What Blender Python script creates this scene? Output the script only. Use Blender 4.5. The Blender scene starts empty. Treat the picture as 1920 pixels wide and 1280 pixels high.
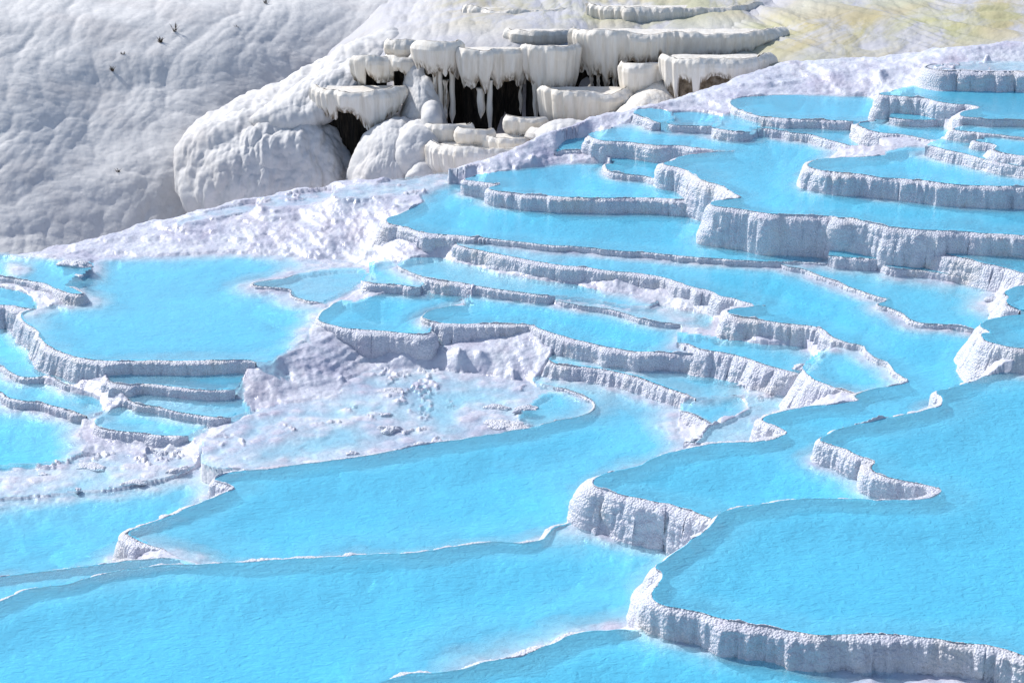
import bpy, math, random
import numpy as np
from mathutils import Vector, Matrix
rng = np.random.default_rng(7)
random.seed(7)
SC = bpy.context.scene
COL = SC.collection
# ---------------------------------------------------------------- camera model
H = 18.0; PITCH = math.radians(20.0); F = 960.0 / math.tan(math.radians(15.0))
SP, CP = math.sin(PITCH), math.cos(PITCH)

def ray(px, py):
    a = (np.asarray(px, float) - 960.0) / F
    b = (np.asarray(py, float) - 640.0) / F
    return a, CP - b * SP, -SP - b * CP

def at_z(px, py, z):
    """world point seen at a photo position, standing at height z"""
    x, y, w = ray(px, py)
    t = (np.asarray(z, float) - H) / w
    return np.stack([x * t, y * t, H + w * t], -1)

def at_y(px, py, d):
    """world point seen at a photo position, d metres away along the ground"""
    x, y, w = ray(px, py)
    t = np.asarray(d, float) / y
    return np.stack([x * t, y * t, H + w * t], -1)

# ---------------------------------------------------------------- noise
def _h(ix, iy, iz, k):
    n = (ix.astype(np.int64) * 374761393 + iy.astype(np.int64) * 668265263 + iz.astype(np.int64) * 2147483647 + k * 974634777) & 0xFFFFFFFF
    n = ((n ^ (n >> 13)) * 1274126177) & 0xFFFFFFFF
    n = ((n ^ (n >> 16)) * 2246822519) & 0xFFFFFFFF
    return (n ^ (n >> 15)) & 0xFFFFFFFF

def noise(x, y, z=0.0, k=0):
    """smooth value noise about -1..1"""
    x, y, z = np.broadcast_arrays(np.asarray(x, float), np.asarray(y, float), np.asarray(z, float))
    xi, yi, zi = np.floor(x), np.floor(y), np.floor(z)
    fx, fy, fz = x - xi, y - yi, z - zi
    u, v, w = fx*fx*fx*(fx*(fx*6-15)+10), fy*fy*fy*(fy*(fy*6-15)+10), fz*fz*fz*(fz*(fz*6-15)+10)
    G = np.array([[1,1,0],[-1,1,0],[1,-1,0],[-1,-1,0],[1,0,1],[-1,0,1],[1,0,-1],[-1,0,-1],[0,1,1],[0,-1,1],[0,1,-1],[0,-1,-1]], float)
    flat = not np.any(fz)
    def g(dx, dy, dz):
        q = G[_h(xi + dx, yi + dy, zi + dz, k) % 12]
        return q[..., 0]*(fx-dx) + q[..., 1]*(fy-dy) + q[..., 2]*(fz-dz)
    def plane(dz):
        a = g(0,0,dz); b = g(1,0,dz); c = g(0,1,dz); d = g(1,1,dz)
        return (a + (b-a)*u) + ((c + (d-c)*u) - (a + (b-a)*u)) * v
    p = plane(0)
    if flat:
        return p * 1.4
    return (p + (plane(1) - p) * w) * 1.4

def fbm(x, y, z=0.0, k=0, o=4):
    s, a = 0.0, 1.0
    for i in range(o):
        f = 2.03 ** i
        s = s + a * noise(x*f, y*f, np.asarray(z)*f, k + i)
        a *= 0.5
    return s

def cells(x, y, k=0):
    """Worley: distance to the nearest point, 0..~1"""
    x, y = np.broadcast_arrays(np.asarray(x, float), np.asarray(y, float))
    xi, yi = np.floor(x), np.floor(y)
    best = np.full(x.shape, 9.0)
    for dx in (-1, 0, 1):
        for dy in (-1, 0, 1):
            cx, cy = xi + dx, yi + dy
            hx = _h(cx, cy, np.zeros_like(cx), k) / 4294967295.0
            hy = _h(cx, cy, np.ones_like(cx), k + 5) / 4294967295.0
            best = np.minimum(best, (cx + 0.1 + 0.8*hx - x)**2 + (cy + 0.1 + 0.8*hy - y)**2)
    return np.sqrt(best)

def pillow(x, y, k=0):
    """rounded cushions with creases between them, 0..1"""
    return np.clip(1.0 - cells(x, y, k)**2 * 1.25, 0.0, 1.0)

def cells3(x, y, z, k=0):
    x, y, z = np.broadcast_arrays(np.asarray(x, float), np.asarray(y, float), np.asarray(z, float))
    xi, yi, zi = np.floor(x), np.floor(y), np.floor(z)
    best = np.full(x.shape, 9.0)
    for dx in (-1, 0, 1):
        for dy in (-1, 0, 1):
            for dz in (-1, 0, 1):
                cx, cy, cz = xi + dx, yi + dy, zi + dz
                h = _h(cx, cy, cz, k)
                best = np.minimum(best, (cx + (h & 1023)/1023.0 - x)**2 + (cy + ((h >> 10) & 1023)/1023.0 - y)**2 + (cz + ((h >> 20) & 1023)/1023.0 - z)**2)
    return np.sqrt(best)

def pillow3(x, y, z, k=0):
    return np.clip(1.0 - cells3(x, y, z, k)**2 * 1.1, 0.0, 1.0)

def ss(e0, e1, x):
    t = np.clip((np.asarray(x, float) - e0) / (e1 - e0), 0, 1)
    return t*t*(3 - 2*t)

# ---------------------------------------------------------------- mesh helpers
def mesh(name, V, Q, mat, parent=None, attrs=None, smooth=True):
    """one mesh object from an array of points and an array of faces (all quads or all triangles)"""
    V = np.ascontiguousarray(V, np.float32).reshape(-1, 3)
    Q = np.ascontiguousarray(Q, np.int32)
    n, k = Q.shape
    me = bpy.data.meshes.new(name)
    me.vertices.add(len(V)); me.vertices.foreach_set('co', V.ravel())
    me.loops.add(n * k); me.loops.foreach_set('vertex_index', Q.ravel())
    me.polygons.add(n); me.polygons.foreach_set('loop_start', np.arange(0, n*k, k, dtype=np.int32))
    me.update(calc_edges=True)
    me.polygons.foreach_set('use_smooth', np.full(n, smooth))
    for an, av in (attrs or {}).items():
        at = me.attributes.new(an, 'FLOAT', 'POINT')
        at.data.foreach_set('value', np.ascontiguousarray(av, np.float32).ravel())
    me.materials.append(mat)
    me.validate()
    o = bpy.data.objects.new(name, me); COL.objects.link(o)
    if parent is not None:
        o.parent = parent
        o.matrix_parent_inverse = Matrix.Translation(parent.location).inverted()
    return o

def grid_faces(nr, nc, wrap=False):
    i = np.arange(nr - 1)[:, None]; j = np.arange(nc if wrap else nc - 1)[None, :]
    j2 = (j + 1) % nc
    return np.stack([i*nc + j, i*nc + j2, (i+1)*nc + j2, (i+1)*nc + j], -1).reshape(-1, 4)

def tag(o, label=None, cat=None, group=None, kind=None):
    for k, v in (('label', label), ('category', cat), ('group', group), ('kind', kind)):
        if v: o[k] = v
    return o

def empty(name, loc):
    o = bpy.data.objects.new(name, None); COL.objects.link(o)
    o.location = [float(v) for v in loc]
    o.empty_display_size = 0.3
    return o

def resample(P, step, smooth=2, closed=False):
    """round the corners of a polyline and lay points along it at an even step"""
    P = np.asarray(P, float)
    for _ in range(smooth):
        A, B = P[:-1], P[1:]
        M = np.stack([A*0.75 + B*0.25, A*0.25 + B*0.75], 1).reshape(-1, P.shape[1])
        P = np.vstack([P[:1], M, P[-1:]])
    L = np.r_[0, np.cumsum(np.linalg.norm(np.diff(P[:, :2], axis=0), axis=1))]
    n = max(4, int(L[-1] / step) + 1)
    s = np.linspace(0, L[-1], n)
    return np.stack([np.interp(s, L, P[:, c]) for c in range(P.shape[1])], -1), s

def box_smooth(a, n):
    if n < 2: return a
    k = np.hanning(n + 2)[1:-1]; k /= k.sum()
    return np.convolve(np.pad(a, (n, n), 'edge'), k, 'same')[n:-n]
# ---------------------------------------------------------------- materials
class NT:
    def __init__(s, name):
        s.m = bpy.data.materials.new(name); s.m.use_nodes = True
        s.t = s.m.node_tree; s.t.nodes.clear()
        s.out = s.n('ShaderNodeOutputMaterial')
    def n(s, typ, **kw):
        nd = s.t.nodes.new(typ)
        for k, v in kw.items():
            if k[0] == '_': setattr(nd, k[1:], v)
            else:
                key = k.replace('__', ' ')
                nd.inputs[int(key[1:]) if key[0] == 'i' and key[1:].isdigit() else key].default_value = v
        return nd
    def l(s, a, b): s.t.links.new(a, b)
    def coord(s, scale=(1, 1, 1)):
        g = s.n('ShaderNodeNewGeometry'); mp = s.n('ShaderNodeMapping'); mp.inputs['Scale'].default_value = scale
        s.l(g.outputs['Position'], mp.inputs['Vector']); return mp.outputs['Vector']
    def noise(s, vec, scale, detail=4, rough=0.55, dist=0.0):
        nd = s.n('ShaderNodeTexNoise', Scale=scale, Detail=detail, Roughness=rough, Distortion=dist)
        s.l(vec, nd.inputs['Vector']); return nd.outputs['Fac']
    def vor(s, vec, scale, feature='F1'):
        nd = s.n('ShaderNodeTexVoronoi', Scale=scale); nd.feature = feature
        s.l(vec, nd.inputs['Vector']); return nd.outputs['Distance']
    def ramp(s, fac, stops):
        r = s.n('ShaderNodeValToRGB'); e = r.color_ramp.elements
        while len(e) < len(stops): e.new(0.5)
        for el, (p, c) in zip(e, stops):
            el.position = p; el.color = (*c, 1) if len(c) == 3 else c
        s.l(fac, r.inputs['Fac']); return r.outputs['Color']
    def mix(s, fac, a, b, blend='MIX'):
        nd = s.n('ShaderNodeMix', _data_type='RGBA', _blend_type=blend)
        for v, i in ((fac, 0), (a, 6), (b, 7)):
            if hasattr(v, 'links') or hasattr(v, 'is_output'): s.l(v, nd.inputs[i])
            else: nd.inputs[i].default_value = v if i == 0 else ((*v, 1) if len(v) == 3 else v)
        return nd.outputs[2]
    def math(s, op, a, b=0.0, clamp=False):
        nd = s.n('ShaderNodeMath', _operation=op); nd.use_clamp = clamp
        for v, i in ((a, 0), (b, 1)):
            if hasattr(v, 'is_output'): s.l(v, nd.inputs[i])
            else: nd.inputs[i].default_value = v
        return nd.outputs[0]
    def bump(s, h, strength, dist, prev=None):
        b = s.n('ShaderNodeBump', Strength=strength, Distance=dist); s.l(h, b.inputs['Height'])
        if prev is not None: s.l(prev, b.inputs['Normal'])
        return b.outputs['Normal']
    def attr(s, name):
        a = s.n('ShaderNodeAttribute'); a.attribute_name = name; return a.outputs['Fac']
    def principled(s, col, rough, normal=None, spec=0.5):
        p = s.n('ShaderNodeBsdfPrincipled')
        for v, i in ((col, 'Base Color'), (rough, 'Roughness'), (spec, 'Specular IOR Level')):
            if hasattr(v, 'is_output'): s.l(v, p.inputs[i])
            else: p.inputs[i].default_value = (*v, 1) if isinstance(v, tuple) else v
        if normal is not None: s.l(normal, p.inputs['Normal'])
        s.l(p.outputs[0], s.out.inputs['Surface']); return p

def mat_rim():
    t = NT('wet_travertine'); v = t.coord()
    n1 = t.noise(v, 1.6, 5, 0.6); n2 = t.noise(v, 14, 4, 0.6)
    col = t.ramp(n1, [(0.30, (0.52, 0.51, 0.60)), (0.5, (0.61, 0.63, 0.705)), (0.72, (0.68, 0.695, 0.74))])
    col = t.mix(t.math('MULTIPLY', n2, 0.45), col, (0.60, 0.57, 0.63))
    vs = t.coord((9, 9, 1.2)); streak = t.noise(vs, 1.0, 3, 0.6)
    col = t.mix(t.ramp(streak, [(0.52, (0, 0, 0)), (0.75, (0.5, 0.5, 0.5))]), col, (0.56, 0.60, 0.64))
    col = t.mix(t.ramp(t.noise(v, 0.8, 4, 0.6, 0.4), [(0.54, (0, 0, 0)), (0.70, (0.55,)*3)]), col, (0.60, 0.54, 0.50))
    rough = t.ramp(t.noise(v, 7, 3, 0.6), [(0.35, (0.25,)*3), (0.65, (0.65,)*3)])
    b = t.bump(t.vor(v, 20), 0.8, -0.035)
    b = t.bump(t.noise(v, 45, 4, 0.7), 0.8, 0.015, b)
    t.principled(col, rough, b, 0.55); return t.m

def mat_ground():
    t = NT('travertine_crust'); v = t.coord()
    n1 = t.noise(v, 0.55, 6, 0.62); n2 = t.noise(v, 5, 5, 0.65)
    col = t.ramp(n1, [(0.30, (0.48, 0.46, 0.57)), (0.48, (0.59, 0.60, 0.68)), (0.66, (0.67, 0.69, 0.735))])
    col = t.mix(t.ramp(n2, [(0.45, (0, 0, 0)), (0.75, (0.55,)*3)]), col, (0.50, 0.46, 0.55))
    pk = t.noise(t.coord((1.1, 0.35, 1.5)), 0.9, 5, 0.65, 0.5)
    col = t.mix(t.ramp(pk, [(0.50, (0, 0, 0)), (0.68, (0.6,)*3)]), col, (0.47, 0.42, 0.48))
    rough = t.ramp(t.noise(v, 2.2, 5, 0.65), [(0.38, (0.18,)*3), (0.62, (0.6,)*3)])
    b = t.bump(t.vor(v, 9), 0.3, -0.04)
    b = t.bump(t.noise(v, 30, 5, 0.7), 0.5, 0.02, b)
    t.principled(col, rough, b, 0.5); return t.m

def mat_water():
    t = NT('milky_turquoise_water'); g = t.n('ShaderNodeNewGeometry'); v = t.coord((0.7, 1.9, 1.0))
    d = t.attr('depth')
    nb = t.noise(t.coord(), 0.28, 4, 0.55)
    dn = t.math('MULTIPLY', d, t.math('ADD', 0.35, t.math('MULTIPLY', nb, 1.25)))
    # scattering colour of the milky water and how much of the floor still shows, by depth
    col = t.ramp(dn, [(0.0, (0.80, 0.88, 0.90)), (0.08, (0.52, 0.84, 0.95)), (0.20, (0.23, 0.77, 1.0)), (0.5, (0.16, 0.735, 1.0))])
    opq = t.ramp(dn, [(0.0, (0.0,)*3), (0.05, (0.08,)*3), (0.12, (0.26,)*3), (0.32, (0.46,)*3)])
    tint = t.ramp(dn, [(0.0, (0.99, 0.995, 1.0)), (0.10, (0.70, 0.955, 1.0)), (0.20, (0.44, 0.90, 1.0)), (0.6, (0.34, 0.87, 1.0))])
    vi = t.coord((0.8, 1.2, 1.0))
    w1 = t.noise(vi, 5.0, 3, 0.6, 0.8); w2 = t.noise(vi, 14, 2, 0.5, 0.6)
    nrm = t.bump(w1, 0.7, 0.075); nrm = t.bump(w2, 0.7, 0.022, nrm)
    soft = t.bump(t.noise(v, 4.5, 3, 0.6, 0.6), 0.28, 0.06); soft = t.bump(t.noise(v, 14, 2, 0.5), 0.25, 0.02, soft)
    df = t.n('ShaderNodeBsdfDiffuse'); t.l(col, df.inputs['Color']); t.l(nrm, df.inputs['Normal'])
    tr = t.n('ShaderNodeBsdfTransparent'); t.l(tint, tr.inputs['Color'])
    m1 = t.n('ShaderNodeMixShader'); t.l(opq, m1.inputs[0]); t.l(tr.outputs[0], m1.inputs[1]); t.l(df.outputs[0], m1.inputs[2])
    gl = t.n('ShaderNodeBsdfGlossy', Roughness=0.05); t.l(soft, gl.inputs['Normal']); gl.inputs['Color'].default_value = (1, 1, 1, 1)
    fr = t.n('ShaderNodeFresnel', IOR=1.33)
    t.l(t.math('SUBTRACT', 1.33, t.math('MULTIPLY', g.outputs['Backfacing'], 1.33 - 1/1.33)), fr.inputs['IOR'])   # the same pane of water from below
    m2 = t.n('ShaderNodeMixShader'); t.l(fr.outputs[0], m2.inputs[0]); t.l(m1.outputs[0], m2.inputs[1]); t.l(gl.outputs[0], m2.inputs[2])
    t.l(m2.outputs[0], t.out.inputs['Surface']); return t.m

def mat_hill(stain=0.0):
    t = NT('old_travertine_slope' if not stain else 'algae_stained_slope'); v = t.coord()
    n1 = t.noise(v, 0.30, 6, 0.6); n2 = t.noise(v, 3.0, 5, 0.65)
    col = t.ramp(n1, [(0.32, (0.54, 0.515, 0.505)), (0.5, (0.63, 0.615, 0.605)), (0.68, (0.69, 0.67, 0.65))])
    col = t.mix(t.ramp(n2, [(0.42, (0, 0, 0)), (0.8, (0.6,)*3)]), col, (0.50, 0.49, 0.485))
    if stain:
        col = t.mix(1.0, col, (0.80, 0.80, 0.82), 'MULTIPLY')
        # streaks that follow the run of the water, down and to the left
        g = t.n('ShaderNodeNewGeometry'); mp = t.n('ShaderNodeMapping'); mp.inputs['Rotation'].default_value = (0, math.radians(20), 0)
        t.l(g.outputs['Position'], mp.inputs['Vector'])
        m2 = t.n('ShaderNodeMapping'); m2.inputs['Scale'].default_value = (0.22, 0.25, 2.0); t.l(mp.outputs[0], m2.inputs['Vector'])
        s1 = t.noise(m2.outputs[0], 0.75, 6, 0.65, 0.6); big = t.noise(v, 0.16, 3, 0.5)
        sm = t.ramp(t.math('ADD', t.math('MULTIPLY', s1, 0.85), t.math('MULTIPLY', big, 0.30)), [(0.50, (0, 0, 0)), (0.63, (0.9,)*3)])
        sm = t.mix(1.0, sm, t.attr('stain'), 'MULTIPLY')
        sc = t.ramp(t.noise(v, 0.22, 3, 0.5), [(0.42, (0.40, 0.39, 0.20)), (0.60, (0.45, 0.38, 0.20))])
        col = t.mix(t.ramp(s1, [(0.40, (0.5,)*3), (0.55, (0, 0, 0))]), col, (0.44, 0.44, 0.50))
        col = t.mix(sm, col, sc)
    b = t.bump(s1, 0.5, 0.2) if stain else None
    b = t.bump(t.noise(v, 2.2, 5, 0.6), 0.3, 0.10, b)
    b = t.bump(t.vor(v, 4.5), 0.18, -0.06, b)
    b = t.bump(t.noise(v, 12, 5, 0.7), 0.4, 0.03, b)
    t.principled(col, 0.75, b, 0.3); return t.m

def mat_curtain():
    t = NT('cream_flowstone'); v = t.coord()
    vs = t.coord((3.2, 3.2, 0.35)); st = t.noise(vs, 1.5, 5, 0.65)
    col = t.ramp(st, [(0.3, (0.66, 0.595, 0.505)), (0.5, (0.77, 0.715, 0.64)), (0.7, (0.82, 0.785, 0.73))])
    # brown mineral stains towards the dripping tips
    tip = t.attr('tip')
    ts = t.math('MULTIPLY', t.ramp(t.noise(vs, 2.6, 4, 0.6), [(0.42, (0, 0, 0)), (0.56, (1,)*3)]), tip)
    col = t.mix(ts, col, (0.16, 0.115, 0.07))
    b = t.bump(t.noise(t.coord((6, 6, 0.5)), 1.6, 4, 0.6), 0.55, 0.05)
    b = t.bump(t.noise(v, 14, 4, 0.65), 0.4, 0.02, b)
    t.principled(col, 0.7, b, 0.3); return t.m

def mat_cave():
    t = NT('black_streaked_rock'); v = t.coord((4, 4, 0.5))
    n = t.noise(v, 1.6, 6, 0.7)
    col = t.ramp(n, [(0.46, (0.008, 0.007, 0.006)), (0.62, (0.03, 0.024, 0.017)), (0.80, (0.20, 0.16, 0.11))])  # near-black with brown streaks, for the hollows behind the curtains
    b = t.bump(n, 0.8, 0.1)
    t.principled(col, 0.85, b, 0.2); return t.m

def mat_brown():
    t = NT('brown_bare_rock'); v = t.coord((1, 1, 1.4)); n = t.noise(v, 2.6, 7, 0.75)
    col = t.ramp(n, [(0.32, (0.05, 0.035, 0.02)), (0.5, (0.25, 0.19, 0.13)), (0.7, (0.46, 0.39, 0.31))])
    t.principled(col, 0.85, t.bump(n, 0.8, 0.1), 0.2); return t.m

def mat_plain(name, c, r=0.8):
    t = NT(name); v = t.coord(); n = t.noise(v, 8, 3)
    t.principled(t.mix(n, c, tuple(q*0.55 for q in c)), r); return t.m

M_RIM, M_GROUND, M_WATER, M_HILL, M_STAIN, M_CURT, M_CAVE, M_BROWN = mat_rim(), mat_ground(), mat_water(), mat_hill(), mat_hill(1), mat_curtain(), mat_cave(), mat_brown()
M_TWIG = mat_plain('dry_twig', (0.10, 0.07, 0.045))
# ---------------------------------------------------------------- terrace pools
# every pool: water height, shore traced in photo positions ('r' = rim of its own, 's' = meets a higher wall or crust),
# dm = water depth, ws = width of the pale shallows, k = how far a wall leans outwards per metre of its height
POOLS = []
def pool(key, z, label, *segs, dm=0.62, ws=1.6, k=0.34, th=0.035, lip=0.05, belly=0.12, shoals=()):
    POOLS.append(dict(key=key, z=z, label=label, segs=segs, dm=dm, ws=ws, k=k, th=th, belly=belly, lip=lip, shoals=shoals))

pool('F', 1.38, 'deep blue pool at the bottom edge of the photo, below the long lobed wall',
     ('r', [(300,1460),(560,1330),(729,1280),(770,1267),(822,1261),(879,1256),(901,1248),(935,1241),(969,1237),(991,1226),(1025,1212),(1055,1205),(1066,1194),(1104,1184),(1160,1181),(1199,1181)]),
     ('s', [(1300,1130),(1600,1150),(2000,1190),(2500,1200),(2500,1800),(200,1800),(240,1560)]), ws=1.0, shoals=[(1760,1275,1.9),(1950,1262,1.8),(1640,1300,1.2),(2150,1270,2.5)])
pool('A', 1.95, 'largest bright blue pool, nearest on the right, with a long lobed front wall',
     ('r', [(2300,1262),(2000,1238),(1920,1226),(1881,1211),(1840,1203),(1780,1196),(1719,1187),(1634,1184),(1548,1184),(1463,1176),(1382,1161),(1322,1146),(1271,1135),(1245,1128),(1230,1118),(1243,1095),(1247,1073),(1234,1063),(1249,1054),(1267,1039),(1288,1022),(1305,1009),(1337,988),(1352,972),(1373,956),(1425,946),(1476,940),(1540,937),(1608,938),(1700,939),(1745,936),(1783,922),(1749,907),(1698,899),(1659,890),(1638,879),(1651,866),(1630,858),(1587,838),(1553,826),(1540,825),(1550,816),(1568,808),(1595,800),(1635,790),(1694,782),(1742,768),(1768,764),(1772,746),(1756,733),(1785,728),(1833,713),(1849,707),(1873,701),(1920,697),(2100,694)]),
     ('s', [(2500,690),(2700,1000),(2500,1290)]), k=0.10, ws=1.8)
pool('P', 1.50, 'long winding blue pool running down through the middle of the white walls',
     ('r', [(857,454),(861,460),(897,467),(935,475),(999,486),(1047,494),(1100,499),(1152,507),(1200,511),(1239,517),(1279,527),(1299,535),(1342,544),(1350,554),(1374,556),(1392,560),(1418,568),(1448,572),(1413,577),(1378,580),(1366,585),(1398,594),(1445,600),(1493,604),(1532,608),(1556,618),(1564,630),(1588,641),(1619,645),(1635,663),(1675,681),(1683,695),(1718,717),(1655,726),(1600,741),(1631,751),(1576,757),(1516,765),(1477,771),(1441,780),(1433,788),(1461,796),(1485,810),(1453,826),(1425,829),(1382,830),(1339,833),(1305,840),(1271,849),(1232,860),(1202,875),(1164,883),(1128,893),(1117,907),(1134,912),(1164,923),(1207,932),(1249,941),(1292,950),(1335,964),(1352,984)]),
     ('s', [(1420,1010),(1500,1000),(1640,990),(1780,960),(1765,930),(1800,850),(1760,780),(1850,720),(1920,690),(1950,640),(1880,600),(1700,550),(1560,490),(1470,475),(1300,455),(1100,442),(950,430),(880,432)]), k=0.20, ws=1.3)
pool('E', 0.65, 'wide bright turquoise pool across the bottom left corner',
     ('r', [(-420,1250),(-60,1150),(0,1130),(37,1111),(75,1102),(124,1096),(161,1087),(210,1076),(262,1064),(319,1059),(375,1059),(431,1054),(469,1057),(544,1049),(640,1045),(710,1040),(770,1038),(871,1027),(920,1017),(957,1016),(980,1021),(1029,1014),(1034,1000),(1047,986),(1077,980),(1106,970)]),
     ('s', [(1140,925),(1330,970),(1310,1050),(1250,1100),(1250,1160),(1100,1190),(900,1260),(700,1340),(500,1800),(-700,1800)]), ws=2.6)
pool('H', 0.20, 'narrow shallow strip of water between two dark blue rim lines at the left edge',
     ('r', [(-420,1170),(0,1083),(60,1075),(124,1068),(180,1061),(259,1051),(311,1047),(338,1048)]),
     ('s', [(400,1068),(300,1080),(100,1120),(0,1150),(-420,1290)]), ws=0.4, dm=0.35)
pool('D', 0.10, 'broad pale blue pool left of centre with a small ragged wall at its left corner',
     ('r', [(338,1047),(317,1032),(315,1025),(277,1016),(255,1004),(244,999),(255,993),(281,982),(319,969),(339,959),(356,950),(394,937),(424,924),(446,916),(431,909),(416,901),(404,898),(424,890),(450,886),(487,881),(525,877),(597,867),(637,864),(687,858),(740,845),(800,834),(860,824),(935,817),(965,809),(1002,800)]),
     ('r', [(1002,800),(1047,790),(1092,782),(1121,769),(1119,752),(1100,741),(1059,726),(1036,722)]),
     ('s', [(1000,712),(1040,676),(1160,684),(1300,730),(1325,755),(1285,760),(1276,775),(1265,800),(1279,822),(1312,836),(1260,868),(1150,895),(1130,950),(1104,990),(1000,1030),(800,1055),(500,1075),(400,1070)]), ws=2.6, k=0.22)
pool('IB', 0.04, 'small shallow pool with ragged lumps along its rim, beside the broad pale blue pool',
     ('s', [(1000,802),(980,790),(985,760),(1010,738),(1058,728),(1100,743),(1118,756),(1117,767),(1090,781),(1050,789)]), dm=0.16, ws=0.5)
pool('I', -0.02, 'shallow lavender white flat under a thin film of water, in the middle',
     ('s', [(640,712),(700,692),(790,690),(900,700),(990,715),(1040,728),(1070,760),(1030,790),(960,805),(900,818),(800,832),(700,852),(600,864),(520,872),(450,880),(400,880),(372,862),(380,835),(420,800),(480,770),(540,752),(600,745),(640,735)]), dm=0.085, ws=1.6,
     shoals=[(560,800,1.0),(730,740,0.9),(900,780,0.9),(680,800,0.7)])
pool('IC', -0.015, 'pale blue shallow bay on the near edge of the lavender flat',
     ('s', [(560,800),(620,788),(690,790),(740,806),(770,826),(740,842),(640,860),(520,874),(440,880),(410,870),(470,835)]), dm=0.13, ws=1.4)
pool('G', -0.50, 'pale turquoise pool at the left edge, behind the broad pale blue pool',
     ('s', [(-420,948),(0,932),(80,930),(140,922),(220,914),(290,905),(345,890),(380,868),(440,850),(480,870),(470,890),(450,905),(470,925),(360,990),(300,1030),(350,1055),(200,1085),(0,1105),(-420,1190)]), ws=3.0)
pool('LF', -0.42, 'flat lavender crust at the left edge under a film of water',
     ('s', [(-420,862),(0,866),(110,862),(200,848),(300,840),(350,850),(375,868),(340,888),(288,903),(218,912),(140,920),(60,928),(-420,944)]), dm=0.07, ws=1.2, shoals=[(100,890,1.2),(260,880,1.0),(20,905,1.0)])
pool('LA', -0.32, 'pale blue pool at the left edge below three stepped ragged rims',
     ('s', [(-420,735),(0,738),(40,752),(95,758),(130,770),(160,790),(145,815),(165,838),(130,858),(60,868),(-420,872)]), ws=1.8)
pool('LB', -0.12, 'narrow pool at the left edge behind the lowest of the ragged rims',
     ('r', [(-420,690),(0,726),(22,746),(50,750),(75,749),(112,760),(150,773),(163,777)]),
     ('s', [(190,768),(180,742),(120,728),(60,712),(0,690),(-420,640)]), ws=0.8, dm=0.4, k=0.35)
pool('LC', 0.02, 'narrow pool at the left edge directly below the curved wall of the oval pool',
     ('r', [(-420,640),(0,677),(19,694),(37,705),(67,705),(94,702),(124,719),(150,722)]),
     ('s', [(160,700),(90,690),(40,640),(15,600),(0,590),(-420,570)]), ws=0.8, dm=0.4, k=0.4)
pool('M', 0.60, 'large oval pale blue pool on the left, held by a curved fluted wall',
     ('r', [(480,677),(469,672),(412,672),(337,674),(262,674),(187,674),(150,669),(109,654),(82,639),(72,614),(50,598),(44,590),(49,583),(75,577)]),
     ('s', [(120,569),(150,556),(120,540),(126,528),(150,515),(165,507),(182,489),(225,482),(375,477),(500,476),(600,486),(690,494),(705,525),(660,555),(625,566),(598,590),(565,640),(540,660),(506,674)]), k=0.26, ws=1.5,
     shoals=[(620,500,3.0),(560,672,0.6),(660,530,2.4)], dm=0.36)
pool('MR', 0.66, 'tiny shallow pool fenced by a thread of crust, right in the oval pool',
     ('r', [(560,512),(540,522),(480,529),(478,534),(520,538),(556,541),(552,552),(575,560),(608,566)]),
     ('s', [(640,545),(680,525),(690,500),(620,505)]), dm=0.14, ws=0.6, th=0.05, lip=0.03)
pool('LD', 0.85, 'small pool at the left edge above a bright wall, behind the oval pool',
     ('r', [(-420,470),(-20,512),(20,518),(56,524),(94,531),(126,546),(158,552),(135,541),(120,535)]),
     ('s', [(128,524),(150,513),(165,505),(178,491),(100,484),(-420,440)]), ws=0.6, dm=0.3, k=0.6, shoals=[(140,495,0.6),(30,505,1.2)])
pool('LE', 0.60, 'small pool at the left edge, level with the far end of the oval pool',
     ('r', [(-420,555),(0,567),(40,574),(70,579)]), ('s', [(60,556),(30,545),(0,535),(-420,520)]), ws=0.5, dm=0.3, k=0.5)
pool('MB', 0.27, 'narrow turquoise pool in the shade directly under the front wall of the oval pool',
     ('r', [(200,705),(212,714),(244,719),(285,717),(356,727),(409,729),(441,728)]),
     ('s', [(470,690),(430,668),(200,670),(185,690)]), ws=0.5, dm=0.4, k=0.35)
pool('MC', 0.03, 'narrow pale pool on the second step below the oval pool',
     ('r', [(235,742),(259,755),(300,759),(330,770),(360,772),(394,777),(433,781)]),
     ('s', [(470,770),(445,745),(424,732),(270,726),(235,730)]), ws=0.5, dm=0.35, k=0.4)
pool('MD', -0.14, 'small blue pool behind a short pitted wall, lowest step below the oval pool',
     ('r', [(178,788),(184,799),(225,806),(262,809),(300,815),(354,815)]),
     ('s', [(385,796),(378,780),(300,764),(230,758),(195,773)]), ws=0.6, dm=0.4, k=0.4)
pool('N', 0.75, 'small bright blue pool behind a bulging overhanging wall with fluted flowstone',
     ('r', [(640,562),(620,575),(609,585),(603,595),(603,603),(635,610),(691,616),(747,621),(800,626),(806,616)]),
     ('s', [(820,600),(850,575),(890,565),(885,545),(860,530),(790,530),(745,536),(735,548),(700,556),(665,566)]), k=0.12, ws=0.9, belly=0.5)
pool('O', 0.86, 'blue pool at the very centre of the terraces above a shaded dark wall',
     ('r', [(871,572),(830,577),(806,583),(792,593),(804,600),(830,602),(879,604),(935,604),(972,604),(1005,606),(1017,614),(1040,621),(1085,636),(1104,640),(1141,646),(1160,649),(1184,655),(1227,657),(1279,661),(1322,664)]),
     ('s', [(1300,645),(1275,625),(1290,600),(1200,580),(1040,560),(900,545),(880,560)]), k=0.25, ws=1.0)
pool('J', 0.42, 'pale pool on a low step below the shaded central wall',
     ('r', [(1030,672),(1042,681),(1085,685),(1122,689),(1160,695),(1200,705),(1239,721),(1279,733),(1306,745)]),
     ('s', [(1400,735),(1440,700),(1400,680),(1330,668),(1250,664),(1160,655),(1080,645),(1040,655)]), ws=0.9, dm=0.35, k=0.5)
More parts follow.
